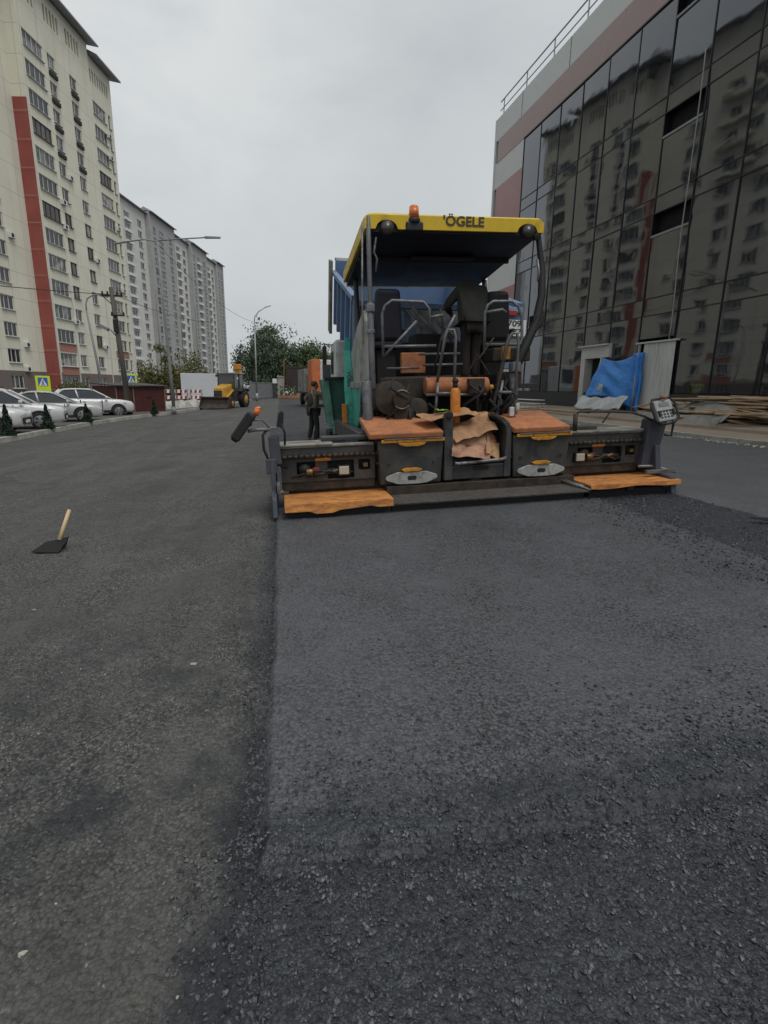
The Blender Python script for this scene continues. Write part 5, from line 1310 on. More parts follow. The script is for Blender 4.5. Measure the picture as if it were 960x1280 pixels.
    mb.build('eyes', MT['eye'], t)
    mb = MB()
    for q in (-1, 1): mb.ball(tuple(hd + sd * .092 * q + V((0, 0, .01))), .016, .016, .032, 8, 6)
    mb.build('ears', mats['skin'], t)
    mb = MB(); mb.ball(tuple(hd + nz * .083 + V((0, 0, -.045))), .022, .012, .006, 8, 6); mb.build('mouth', M('lips', (.22, .09, .07), .6), t)
    return t
# worker beside the hopper: faces right towards the green wing, left arm bent on a shovel
WK = (.93, 15.7, ground_z(.93))
face = R(-72)       # local +y (front) points to world +x, slightly away
Jw = dict(pelvis=(0, 0, .93), belly=(0, .01, 1.12), chest=(0, .02, 1.34), neck=(0, .03, 1.52), head=(0, .06, 1.61), crown=(0, .045, 1.695), nose=(0, .165, 1.595),
          shoulder_l=(.0 - .19, .02, 1.42), elbow_l=(-.30, -.16, 1.24), wrist_l=(-.24, .03, 1.10), shoulder_r=(.19, .03, 1.42), elbow_r=(.24, .26, 1.34), wrist_r=(.20, .50, 1.40),
          hip_l=(-.10, 0, .90), knee_l=(-.11, -.02, .49), ankle_l=(-.12, -.10, .10), toe_l=(-.13, .07, .045), hip_r=(.10, 0, .90), knee_r=(.11, .06, .49), ankle_r=(.12, .06, .10), toe_r=(.13, .22, .045), grip_l=(1, .2, 0), grip_r=(0, 0, -1))
wkr = person('worker in an olive jacket beside the green hopper, one hand on a shovel', WK, face, Jw, dict(skin=MT['skin'], jacket=MT['jacket'], trousers=MT['trousers'], boots=MT['boots'], hair=MT['hair']), tilt=(0, 0, face))
mb = MB(); mb.M = Matrix.Identity(4)
mb.ball((0, .0, 1.18), .198, .158, .27, 16, 12); vest = mb.build('vest', MT['vest'], wkr)
sh = thing('shovel', 'shovel with a pale wooden handle held upright by the worker', 'shovel', WK, (0, 0, face))
mb = MB(); mb.tube([(-.21, .13, 1.38), (-.20, .13, .30)], .019, 8); mb.build('handle', M('grey_brown_handle', (.26, .2, .15), .7), sh)
mb = MB(); mb.hexa([(-.31, .10, .02), (-.09, .10, .02), (-.09, .13, .02), (-.31, .13, .02)], [(-.29, .12, .32), (-.11, .12, .32), (-.11, .15, .32), (-.29, .15, .32)]); mb.build('blade', MT['tool'], sh, bevel=.006)
# operator on the deck, back to the camera, leaning over the console
OPW = pw_(.32, 1.90, 1.575)
Jop = dict(pelvis=(0, .0, .90), belly=(0, .03, 1.10), chest=(-.02, .10, 1.33), neck=(-.02, .24, 1.44), head=(-.02, .34, 1.46), crown=(-.02, .37, 1.53), nose=(-.02, .45, 1.41),
           shoulder_l=(-.20, .10, 1.40), elbow_l=(-.36, .20, 1.18), wrist_l=(-.22, .42, 1.10), shoulder_r=(.18, .12, 1.40), elbow_r=(.30, .24, 1.20), wrist_r=(.24, .46, 1.12),
           hip_l=(-.09, 0, .88), knee_l=(-.08, .03, .48), ankle_l=(-.08, -.02, .09), toe_l=(-.09, .13, .045), hip_r=(.09, 0, .88), knee_r=(.08, .04, .48), ankle_r=(.09, 0, .09), toe_r=(.10, .15, .045), grip_l=(0, 0, -1), grip_r=(0, 0, -1))
opr = person('paver operator in a dark jacket seen from behind under the yellow canopy', OPW, 0, Jop, dict(skin=MT['skin'], jacket=MT['opjacket'], trousers=MT['optrous'], boots=MT['boots'], hair=MT['hair'], bulky=1))

# ------------------------------------------------------------------ dump truck backed up to the hopper
tk = thing('dump_truck', 'blue dump truck with its scraped tipping body raised in front of the paver', 'dump truck', (3.03, 10.45, .12), (0, 0, R(-1)))
tk.scale = (1.22, 1, 1)
TI = Matrix.Translation((0, .2, 1.95)) @ Matrix.Rotation(R(16), 4, 'X')
def TB(name, mbf, mats, bevel=.015, parent=None):
    mb = MB(); mb.M = TI; mbf(mb); return mb.build(name, mats, parent or tk, bevel=bevel)
body_t = TB('tipping_body', lambda m: (m.box(-1.30, -1.24, .05, 5.0, 0, 1.15), m.box(1.24, 1.30, .05, 5.0, 0, 1.15), m.box(-1.24, 1.24, .05, 5.0, -.06, .0), m.box(-1.30, 1.30, 4.94, 5.0, 0, 1.5)), MT['truckblue'])
for y in (.2, 1.2, 2.2, 3.2, 4.2):
    TB('side_rib', lambda m: m.box(-1.37, -1.30, y, y + .14, .0, 1.15), MT['truckblue'], .01, body_t); TB('side_rib', lambda m: m.box(1.30, 1.37, y, y + .14, .0, 1.15), MT['truckblue'], .01, body_t)
TB('cab_guard', lambda m: (m.box(-1.25, 1.25, 5.0, 5.9, 1.42, 1.50), m.box(-1.44, -1.375, 4.55, 5.05, -.3, 1.5)), MT['beige'], .01, body_t)
TB('body_rail', lambda m: m.box(-1.38, -1.28, .0, 5.0, 1.15, 1.25), MT['truckblue'], .01, body_t); TB('body_rail', lambda m: m.box(1.28, 1.38, .0, 5.0, 1.15, 1.25), MT['truckblue'], .01, body_t)
# tailgate: hung open, scraped in the middle
mb = MB(); mb.box(-1.36, 1.36, -.14, -.06, 1.90, 3.04); tg = mb.build('tailgate', MT['truckblue'], tk, bevel=.015)
mb = MB(); mb.box(-1.36, -1.26, -.2, -.142, 1.9, 3.08); mb.box(-1.36, 1.36, -.21, -.142, 2.96, 3.06); mb.box(-1.2, -.55, -.16, -.142, 2.0, 2.9); mb.build('gate_frame', M('faded_truck_blue', (.20, .30, .45), .55, dirt=(.16, .18, .2), damt=.5, ds=2), tg, bevel=.01)
mb = MB(); mb.prism([(-.52, 2.95), (.35, 2.95), (.30, 2.25), (-.28, 2.25)], 'y', -.20, -.145); fixnormals(mb.build('scraped_panel', MT['truckgrey'], tg, bevel=.01))
mb = MB(); mb.tube([(-.46, -.22, 3.0), (-.05, -.24, 2.5)], .03, 8); mb.tube([(-.2, -.22, 3.0), (.2, -.24, 2.4)], .025, 8); mb.tube([(-.55, -.2, 2.95), (-.3, -.23, 2.6)], .02, 8); mb.build('stay_bar', MT['truckgrey'], tg)
mb = MB(); mb.box(1.02, 1.42, -.235, -.20, 2.52, 2.82); pltt = mb.build('number_plate', MT['signw'], tk, bevel=.006)
text_mesh('plate_text', '709', .155, MT['text'], pltt, (1.22, -.238, 2.75), (R(90), 0, 0), .001); text_mesh('plate_text', '177', .135, MT['text'], pltt, (1.24, -.238, 2.60), (R(90), 0, 0), .001)
mb = MB(); mb.box(1.02, 1.46, -.198, -.1, 2.2, 2.52); mb.build('mudguard', MT['greypanel'], tk, bevel=.06)
mb = MB(); mb.box(1.12, 1.26, -.23, -.1, 2.90, 3.0); mb.build('tail_light', MT['red'], tk, bevel=.01)
mb = MB(); mb.box(-.5, .5, .0, 6.5, .75, 1.05); mb.box(-.45, -.3, .2, 6.5, 1.0, 1.3); mb.box(.3, .45, .2, 6.5, 1.0, 1.3); mb.cyl((0, 3.5, 1.0), (0, 4.3, 2.4), .12, 12); mb.build('chassis', MT['jcbd'], tk, bevel=.01)
def wheel(parent, c, r, wd, rimr, side, rimmat, name='wheel'):
    mb = MB(); mb.cyl((c[0] - wd / 2, c[1], c[2]), (c[0] + wd / 2, c[1], c[2]), r, 24); w_ = mb.build(name, MT['tyre'], parent, bevel=.03)
    mb = MB(); x = c[0] + side * (wd / 2 + .004); mb.cyl((x - side * .03, c[1], c[2]), (x, c[1], c[2]), rimr, 20, rimr * .9); mb.cyl((x, c[1], c[2]), (x + side * .03, c[1], c[2]), rimr * .35, 12); mb.build('rim', rimmat, w_, bevel=.006)
    return w_
for y in (1.3, 2.6, 6.6):
    for s in (-1, 1): wheel(tk, (s * 1.02, y, .5), .5, .42, .28, s, MT['jcbd'])
mb = MB(); mb.box(-1.22, 1.22, 6.0, 7.9, .9, 2.9); cabt = mb.build('cab', MT['white'], tk, bevel=.08)
mb = MB(); mb.box(-1.235, -1.2, 6.6, 7.5, 1.9, 2.6); mb.box(-1.0, 1.0, 7.9, 7.915, 1.9, 2.6); mb.build('cab_window', MT['cargl'], cabt, bevel=.01)
mb = MB(); mb.box(-1.48, -1.38, 6.9, 7.1, 2.2, 2.75); mb.tube([(-1.2, 6.95, 2.8), (-1.43, 7, 2.8), (-1.43, 7, 2.6)], .02, 6); mb.build('mirror', MT['black'], cabt, bevel=.02)

# orange and white lorry farther up the road
ol = thing('lorry', 'orange and white lorry cab standing up the road beyond the worker', 'lorry', (3.35, 42, .13), (0, 0, R(6)))
mb = MB(); mb.hexa([(-.95, 0, .9), (1.25, 0, .9), (1.25, 2.0, .9), (-.95, 2.0, .9)], [(-.90, .08, 3.55), (1.2, .08, 3.5), (1.2, 1.9, 3.5), (-.90, 1.9, 3.55)]); cb = mb.build('cab', MT['white'], ol, bevel=.06)
mb = MB(); mb.box(-.93, -.30, -.02, .03, .95, 3.56); mb.box(-.98, -.93, .0, 1.9, .95, 3.5); mb.build('orange_panel', M('faded_orange_paint', (.58, .16, .05), .5, dirt=(.4, .18, .1), damt=.4), cb, bevel=.02)
mb = MB(); mb.box(-.12, .95, -.03, .06, 2.1, 3.2); mb.build('windscreen', MT['cargl'], cb, bevel=.03)
mb = MB(); mb.box(-.25, 1.1, -.06, .02, 1.1, 1.7); mb.m = 0; mb.build('grille', M('pale_green_grille', (.35, .45, .40), .5), cb, bevel=.02)
mb = MB(); mb.box(-1.05, 1.25, -.12, .1, .5, .85); mb.box(-.9, 1.1, .2, 5, .7, 1.0); mb.build('bumper', MT['jcbd'], ol, bevel=.02)
mb = MB(); mb.box(-1.2, 1.25, 2.3, 6.0, 1.1, 2.9); mb.build('load_body', MT['greypanel'], ol, bevel=.02)
for y in (1.0, 4.8):
    for s in (-1, 1): wheel(ol, (s * 1.0, y, .48), .48, .32, .26, s, MT['jcbd'])

# ------------------------------------------------------------------ backhoe loader
bh = thing('backhoe_loader', 'yellow backhoe loader with a wide rusty front bucket parked on the rough lot', 'backhoe loader', (-4.35, 46.2, ground_z(-4.35)), (0, 0, R(-20)))
def BH(name, mb, m, bevel=.02, parent=None): return mb.build(name, m, parent or bh, bevel=bevel)
mb = MB(); mb.prism([(-2.55, .03), (-2.0, .08), (-1.78, .35), (-1.8, .75), (-2.0, .95), (-2.05, .9), (-1.92, .7), (-1.95, .4), (-2.1, .2), (-2.55, .1)], 'x', -1.2, 1.2); bu = fixnormals(BH('front_bucket', mb, MT['rusty'], .01))
mb = MB()
for s in (-1.2, 1.16): mb.prism([(-2.55, .05), (-1.8, .08), (-1.78, .75), (-2.02, .95)], 'x', s, s + .04)
fixnormals(BH('bucket_cheek', mb, MT['rusty'], .006, bu))
for s in (-1, 1):
    mb = MB(); mb.tube([(s * .55, -1.85, .5), (s * .55, -1.0, .95), (s * .55, .2, 1.5)], .09, 6); BH('loader_arm', mb, MT['jcb'], .01)
mb = MB(); mb.hexa([(-.42, -1.55, .75), (.42, -1.55, .75), (.5, .1, .75), (-.5, .1, .75)], [(-.36, -1.45, 1.62), (.36, -1.45, 1.62), (.5, .1, 1.95), (-.5, .1, 1.95)]); hd_ = BH('bonnet', mb, MT['jcb'], .06)
mb = MB(); mb.box(-.33, .33, -1.58, -1.5, .82, 1.42); BH('grille', mb, MT['jcbd'], .02, hd_)
mb = MB(); mb.box(-.75, .75, -.2, 1.9, .55, 1.15); mb.box(-.5, .5, -1.4, 0, .45, .8); BH('chassis', mb, MT['jcbd'], .02)
mb = MB()
for (x, y) in ((-.72, .05), (.72, .05), (-.78, .9), (.78, .9), (-.72, 1.75), (.72, 1.75)): mb.hexa([(x - .04, y - .04, 1.1), (x + .04, y - .04, 1.1), (x + .04, y + .04, 1.1), (x - .04, y + .04, 1.1)], [(x * .95 - .04, y - .04, 2.72), (x * .95 + .04, y - .04, 2.72), (x * .95 + .04, y + .04, 2.72), (x * .95 - .04, y + .04, 2.72)])
mb.box(-.78, .78, .0, 1.8, 1.1, 1.25); cbh = BH('cab_frame', mb, MT['jcbd'], .01)
mb = MB(); mb.box(-.85, .85, -.12, 1.95, 2.72, 2.85); BH('cab_roof', mb, MT['beige'], .05, cbh)
mb = MB(); mb.box(-.67, .67, .03, .05, 1.28, 2.7); mb.box(-.72, -.70, .1, 1.7, 1.28, 2.7); mb.box(.70, .72, .1, 1.7, 1.28, 2.7); BH('cab_window', mb, MT['glass'], 0, cbh)
mb = MB(); mb.box(-.25, .25, .9, 1.35, 1.2, 1.55); mb.box(-.25, .25, 1.25, 1.4, 1.5, 2.1); BH('seat', mb, MT['black'], .05, cbh)
mb = MB(); mb.prism([(1.9, .9), (2.25, .9), (2.75, 2.6), (2.6, 3.55), (2.25, 3.55), (2.3, 2.6)], 'x', -.24, .24); fixnormals(BH('rear_boom', mb, MT['jcb'], .03))
mb = MB(); mb.box(-.3, .3, 2.2, 2.6, 3.15, 3.6); BH('boom_end', mb, MT['orange'], .05)
mb = MB(); mb.prism([(2.55, 3.3), (2.75, 3.3), (3.1, 1.2), (2.9, 1.1)], 'x', -.14, .14); fixnormals(BH('dipper_arm', mb, MT['jcb'], .02))
for s in (-1, 1):
    wheel(bh, (s * .82, -1.0, .42), .42, .30, .22, s, MT['jcb']); wheel(bh, (s * .95, 1.25, .72), .72, .42, .38, s, MT['jcb'])
    mb = MB(); mb.prism([(.5, 1.35), (.65, 1.62), (1.85, 1.62), (2.0, 1.35), (1.8, 1.5), (.7, 1.5)], 'x', s * .95 - .2, s * .95 + .2); fixnormals(BH('mudguard', mb, MT['jcbd'], .02))
    mb = MB(); mb.box(s * .78 - .08, s * .78 + .08, -.1, .0, 2.5, 2.68); BH('headlight', mb, MT['lens'], .02, cbh)
mb = MB(); mb.box(.9, 1.0, 0.1, .2, 2.3, 2.5); mb.box(.72, 1.0, 1.9, 2.2, 1.55, 1.85); BH('mirror', mb, MT['white'], .02, cbh)

# white box trailer behind the backhoe
bx = thing('box_trailer', 'plain white box trailer standing behind the yellow backhoe', 'trailer', (-7.0, 51.5, -.28), (0, 0, R(4)))
mb = MB(); mb.box(-1.75, 1.9, 0, 2.2, .78, 2.95); mb.build('box', M('trailer_white', (.56, .58, .60), .45, var=.05, vs=.6), bx, bevel=.03)
mb = MB(); mb.box(-1.7, 2.2, .3, 1.9, .62, .78); mb.box(-1.6, -1.5, .4, .5, 0, .62); mb.tube([(1.9, 1.1, .66), (3.2, 1.1, .6)], .06, 6); mb.build('chassis', MT['jcbd'], bx, bevel=.01)
for y in (.15, 2.0): 
    mb = MB(); mb.cyl((.5, y - .12, .36), (.5, y + .12, .36), .36, 18); mb.cyl((-.6, y - .12, .36), (-.6, y + .12, .36), .36, 18); mb.build('wheel', MT['tyre'], bx, bevel=.02)

# ------------------------------------------------------------------ parked cars
def car(label, loc, rz, paint, L=4.6, H=1.62, suv=True):
    c = thing('parked_car', label, 'car', loc, (0, 0, rz), 'cars parked behind the left kerb')
    hw = .91; gb = .27 if suv else .22
    xr, xf = -L / 2, L / 2
    belt = 1.06 if suv else .95
    st = [(xr, .42, belt * .80, .80), (xr + .10, gb + .02, belt * .98, .87), (xr + .6, gb, belt + .05, hw), (xr + 1.6, gb, belt + .02, hw), (xf - 2.0, gb, belt, hw), (xf - 1.25, gb, belt - .01, hw), (xf - .55, gb, belt - .06, .90), (xf - .14, gb + .02, belt - .15, .84), (xf - .02, gb + .05, belt - .25, .78), (xf, .36, belt - .36, .74)]
    mb = MB(); mb.s = True; V = []
    for (x, z0, z1, w_) in st:
        zm = (z0 + z1) / 2
        V += [(x, -w_ * .90, z0), (x, -w_, z0 + .12), (x, -w_, zm + .1), (x, -w_ * .97, z1 - .06), (x, -w_ * .86, z1), (x, w_ * .86, z1), (x, w_ * .97, z1 - .06), (x, w_, zm + .1), (x, w_, z0 + .12), (x, w_ * .90, z0)]
    n_ = 10
    mb.add(V, [(i * n_ + k, (i + 1) * n_ + k, (i + 1) * n_ + (k + 1) % n_, i * n_ + (k + 1) % n_) for i in range(len(st) - 1) for k in range(n_)] + [list(range(n_)), list(range((len(st) - 1) * n_, len(st) * n_))[::-1]])
    b = fixnormals(mb.build('body', paint, c, bevel=0))
    # greenhouse (glass) and roof
    gx = [(xr + .30, belt - .03, .80), (xr + .95 if suv else xr + 1.15, H - .07, .66), (xf - 2.15, H - .05, .66), (xf - 1.15, belt - .06, .78)]
    mb = MB(); V = []
    for x, z, w_ in gx: V += [(x, -w_, z), (x, w_, z)]
    lowr, lowf = gx[0], gx[3]
    mb.add([(gx[0][0], -.83, belt - .06), (gx[0][0], .83, belt - .06), (gx[1][0], .665, gx[1][1]), (gx[1][0], -.665, gx[1][1]), (gx[2][0], .665, gx[2][1]), (gx[2][0], -.665, gx[2][1]), (gx[3][0], .80, belt - .10), (gx[3][0], -.80, belt - .10)],
           [(0, 1, 2, 3), (3, 2, 4, 5), (5, 4, 6, 7), (0, 3, 5, 7), (1, 6, 4, 2), (0, 7, 6, 1)])
    fixnormals(mb.build('window', MT['cargl'], c, bevel=.03))
    mb = MB(); mb.s = True
    rx0, rx1 = gx[1][0] - .12, gx[2][0] + .10
    rs = [(rx0, gx[1][1] - .03), (gx[1][0] + .12, H - .01), ((rx0 + rx1) / 2, H + .02), (gx[2][0] - .1, H - .01), (rx1, gx[2][1] - .045)]
    V = []
    for x, z in rs: V += [(x, -.70, z - .05), (x, -.62, z + .01), (x, 0, z + .025), (x, .62, z + .01), (x, .70, z - .05), (x, 0, z - .06)]
    mb.add(V, [(i * 6 + k, (i + 1) * 6 + k, (i + 1) * 6 + (k + 1) % 6, i * 6 + (k + 1) % 6) for i in range(4) for k in range(6)] + [(0, 1, 2, 3, 4, 5), (29, 28, 27, 26, 25, 24)])
    rf = fixnormals(mb.build('roof', paint, c))
    for s in (-1, 1):
        for pa, pb, r_ in (((gx[2][0] + .04, s * .675, H - .06), (gx[3][0] + .02, s * .80, belt - .05), .045), ((gx[1][0] - .04, s * .675, H - .07), (gx[0][0] + .02, s * .83, belt - .02), .075), (((gx[1][0] + gx[2][0]) / 2 - .1, s * .685, H - .05), ((gx[1][0] + gx[2][0]) / 2, s * .85, belt - .02), .045)):
            mb = MB(); mb.tube([pa, pb], r_, 6); mb.build('pillar', paint, rf)
    mb = MB()
    for s in (-1, 1):
        mb.tube([(gx[1][0], s * .60, H + .05), (gx[2][0] - .1, s * .60, H + .06)], .018, 6)
    if suv: mb.build('roof_rail', MT['black'], rf)
    for s in (-1, 1):
        for x in (xf - .88, xr + .85):
            mb = MB(); r_ = .43
            prof = [(x + r_ * math.cos(R(a)), .36 + r_ * math.sin(R(a))) for a in range(-12, 193, 15)]
            mb.prism(prof, 'y', s * .905 - .02, s * .905 + .025); fixnormals(mb.build('wheel_arch', MT['black'], c, bevel=.004))
            w2 = MB(); w2.cyl((x, s * .72, .34), (x, s * .945, .34), .34, 22); w_ = w2.build('wheel', MT['tyre'], c, bevel=.02)
            w2 = MB(); w2.cyl((x, s * .93, .34), (x, s * .955, .34), .235, 20)
            ri = w2.build('rim', MT['rim'], w_, bevel=.004)
            w2 = MB()
            for k in range(5):
                a = k * 72 + 20; a2 = a + 36
                p0, p1, p2 = [(x + q * math.cos(R(t_)), .34 + q * math.sin(R(t_))) for q, t_ in ((.06, a2), (.20, a2 - 13), (.20, a2 + 13))]
                w2.prism([p0, p1, p2], 'y', s * .957, s * .962)
            fixnormals(w2.build('rim_gap', MT['black'], w_))
        mb = MB(); mb.box(xf - 1.55, xf - 1.40, s * .92 + (0 if s > 0 else -.18), s * .92 + (.18 if s > 0 else 0), belt + .02, belt + .15); mb.build('mirror', paint, c, bevel=.04)
        mb = MB(); mb.hexa([(xf - .5, s * .86, belt - .34), (xf + .005, s * .70 - .06, belt - .40), (xf + .005, s * .70 + .06, belt - .40), (xf - .5, s * .905, belt - .34)], [(xf - .54, s * .86, belt - .22), (xf - .06, s * .70 - .06, belt - .27), (xf - .06, s * .70 + .06, belt - .27), (xf - .54, s * .905, belt - .22)]); mb.build('headlight', MT['carlamp'], c, bevel=.006)
        mb = MB(); mb.box(xr + .5, xf - .5, s * .905 - .01, s * .905 + .018, gb, gb + .14); mb.build('sill_trim', MT['black'], c, bevel=.01)
        mb = MB()
        mb.box(-.55, -.50, s * .905, s * .918, belt - .60, belt - .05); mb.box(.56, .60, s * .905, s * .916, belt - .55, belt - .05)
        mb.build('door_gap', MT['dark'], b)
        mb = MB()
        for x in (-.42, .45): mb.box(x, x + .18, s * .91, s * .94, belt - .16, belt - .12)
        mb.build('door_handle', paint, b, bevel=.008)
    mb = MB(); mb.box(xf - .08, xf + .03, -.55, .55, .38, .62); mb.build('grille', MT['black'], c, bevel=.02)
    mb = MB(); mb.box(xf + .015, xf + .04, -.26, .26, .42, .53); mb.build('number_plate', MT['signw'], c, bevel=.003)
    return c
YZ = -.285
def park(label, wx, wy, rz, paint, L, H, suv=True):
    # wx, wy: where the front right wheel stands
    q = Matrix.Rotation(rz, 3, 'Z') @ Vector((L / 2 - .92, -.83, 0))
    return car(label, (wx - q.x, wy - q.y, YZ), rz, paint, L, H, suv)
park('white suv with dark wheel arches, nearest the camera of the two suvs behind the kerb', -10.05, 25.0, R(14), MT['carwhite'], 4.7, 1.66)
park('pearl grey hatchback between the two white suvs', -10.0, 29.9, R(16), MT['carsilver'], 4.45, 1.50, False)
park('white crossover parked farthest right, beside the brown hut', -9.55, 34.5, R(24), MT['carwhite'], 4.6, 1.62)
park('white car cut off by the left edge with only its front corner showing', -10.45, 22.0, R(8), MT['carwhite'], 4.6, 1.62)

# oxblood metal hut
ht = thing('metal_hut', 'dark oxblood sheet metal hut with a sloping roof beside the kerb', 'hut', (-8.9, 38.6, -.28), (0, 0, R(50)))
mb = MB(); mb.box(-2.1, 1.55, 0, 2.4, 0, 1.78); hw_ = mb.build('wall', MT['hut'], ht, bevel=.01)
mb = MB()
for i in range(24): mb.box(-2.08 + i * .15, -2.04 + i * .15, -.018, .0, .05, 1.74)
mb.build('sheet_rib', MT['hut'], hw_)
mb = MB()
for x in (-2.12, -.9, 1.53): mb.box(x, x + .05, -.03, -.001, 0, 1.78)
mb.build('corner_strip', MT['beige'], ht)
mb = MB(); mb.hexa([(-2.35, -.2, 1.79), (1.75, -.2, 1.80), (1.75, 2.6, 1.95), (-2.35, 2.6, 1.95)], [(-2.35, -.2, 1.85), (1.75, -.2, 1.86), (1.75, 2.6, 2.01), (-2.35, 2.6, 2.01)]); mb.build('roof', MT['hutroof'], ht, bevel=.01)
mb = MB(); mb.box(.1, .5, -.035, -.02, 1.05, 1.10); mb.build('door_bar', MT['black'], ht)

# ------------------------------------------------------------------ poles, lamps, wires
lp = thing('street_lamp', 'grey lamp post with two long arms spreading left and right', 'street lamp', (-6.95, 37.6, -.28))
mb = MB(); mb.tube([(0, 0, 0), (-.05, 0, 3.0), (-.15, 0, 6.5), (-.24, 0, 10.55)], .115, 12, .055); mb.cyl((0, 0, 0), (0, 0, .5), .15, 12); mb.build('pole', MT['polegrey'], lp)
mb = MB(); mb.tube([(-.22, 0, 10.5), (-1.0, 0, 10.58), (-2.2, 0, 10.35)], .04, 8); mb.build('arm', MT['polegrey'], lp)
mb = MB(); mb.tube([(-.22, 0, 10.55), (1.0, 0, 10.72), (3.0, 0, 10.95)], .04, 8); mb.build('arm', MT['polegrey'], lp)
mb = MB(); mb.hexa([(-2.75, -.12, 10.20), (-2.1, -.12, 10.33), (-2.1, .12, 10.33), (-2.75, .12, 10.20)], [(-2.75, -.08, 10.26), (-2.1, -.1, 10.42), (-2.1, .1, 10.42), (-2.75, .08, 10.26)]); mb.build('lamp_head', MT['polegrey'], lp, bevel=.02)
mb = MB(); mb.hexa([(2.6, -.14, 10.86), (3.55, -.14, 10.92), (3.55, .14, 10.92), (2.6, .14, 10.86)], [(2.6, -.1, 10.98), (3.55, -.08, 11.0), (3.55, .08, 11.0), (2.6, .1, 10.98)]); mb.build('lamp_head', MT['polegrey'], lp, bevel=.02)
l2 = thing('street_lamp', 'slim pale lamp post with one short arm in front of the big tree', 'street lamp', (-2.75, 66, ground_z(-2.75)))
mb = MB(); mb.tube([(0, 0, 0), (.06, 0, 9.0)], .11, 10, .07); mb.cyl((0, 0, 0), (0, 0, .9), .16, 10); mb.build('pole', MT['galv'], l2)
mb = MB(); mb.tube([(.06, 0, 9.0), (.12, 0, 9.5), (.6, 0, 10.1), (1.4, 0, 10.6)], .05, 8); mb.build('arm', MT['galv'], l2)
mb = MB(); mb.hexa([(1.3, -.1, 10.5), (2.0, -.1, 10.75), (2.0, .1, 10.75), (1.3, .1, 10.5)], [(1.3, -.08, 10.62), (2.0, -.05, 10.84), (2.0, .05, 10.84), (1.3, .08, 10.62)]); mb.build('lamp_head', MT['galv'], l2, bevel=.02)
l3 = thing('street_lamp', 'old thin grey lamp post with a curved top behind the parked cars', 'street lamp', (-11.9, 40.2, -.25), (0, 0, 0))
mb = MB(); mb.tube([(0, 0, 0), (-.2, 0, 3), (-.55, 0, 6.6)], .11, 10, .06); mb.build('pole', MT['polegrey'], l3)
mb = MB(); mb.tube([(-.55, 0, 6.6), (-.55, 0, 7.0), (-.42, 0, 7.35), (-.1, 0, 7.55), (.45, 0, 7.65)], .04, 8); mb.build('arm', MT['polegrey'], l3)
mb = MB(); mb.box(.35, .95, -.12, .12, 7.52, 7.7); mb.build('lamp_head', MT['polegrey'], l3, bevel=.03)
up = thing('utility_pole', 'weathered leaning utility pole with insulators and a tilted floodlight', 'utility pole', (-9.17, 35.6, -.36))
mb = MB(); mb.tube([(0, 0, 0), (-.2, 0, 3.8), (-.40, 0, 7.5)], .17, 10, .12); mb.build('pole', MT['polewood'], up)
mb = MB(); mb.box(-.95, .2, -.06, .06, 7.0, 7.1); mb.tube([(-.95, 0, 7.05), (-.36, 0, 6.5)], .03, 6); mb.build('crossarm', MT['black'], up, bevel=.01)
mb = MB(); mb.box(-.5, .25, -.2, -.1, 5.9, 5.98); mb.build('crossarm', MT['black'], up, bevel=.01)
mb = MB(); mb.box(-.42, -.15, -.22, -.1, 5.0, 5.7); mb.build('switch_box', MT['black'], up, bevel=.01)
mb = MB()
for x in (-.9, -.62, -.1, .14): mb.cyl((x, 0, 7.1), (x, 0, 7.28), .05, 8)
for x in (-.45, .2): mb.cyl((x, -.15, 5.98), (x, -.15, 6.14), .045, 8)
mb.build('insulator', MT['black'], up)
mb = MB(); mb.tube([(-.30, 0, 4.7), (-.6, -.1, 5.1), (-.85, -.15, 5.25)], .035, 8); mb.hexa([(-1.25, -.3, 5.30), (-.75, -.3, 5.02), (-.75, 0, 5.02), (-1.25, 0, 5.30)], [(-1.17, -.3, 5.45), (-.68, -.3, 5.2), (-.68, 0, 5.2), (-1.17, 0, 5.45)]); mb.build('floodlight', MT['polegrey'], up, bevel=.02)
def wire(a, b, sag, r, label, m=None):
    a = Vector(a); b = Vector(b); mb = MB()
    mb.tube([tuple(a.lerp(b, t / 16) - Vector((0, 0, sag * 4 * (t / 16) * (1 - t / 16)))) for t in range(17)], r, 5)
    tag(mb.build('overhead_wire', m or MT['cable']), label, 'wire')
wire((-10.0, 35.6, 6.75), (-24, 30, 7.2), .25, .022, 'overhead wire running left from the utility pole across the cream building')
wire((-9.4, 35.6, 6.75), (-5.6, 50, 6.9), .3, .014, 'thin overhead wire running away from the utility pole past the double armed lamp')
wire((-11.4, 40.2, 7.3), (-9.6, 35.6, 6.8), .15, .014, 'short wire between the old lamp post and the utility pole')
wire((-7.2, 37.6, 10.1), (-2.7, 66, 8.8), .8, .014, 'long thin wire between the double armed lamp and the slim lamp post')

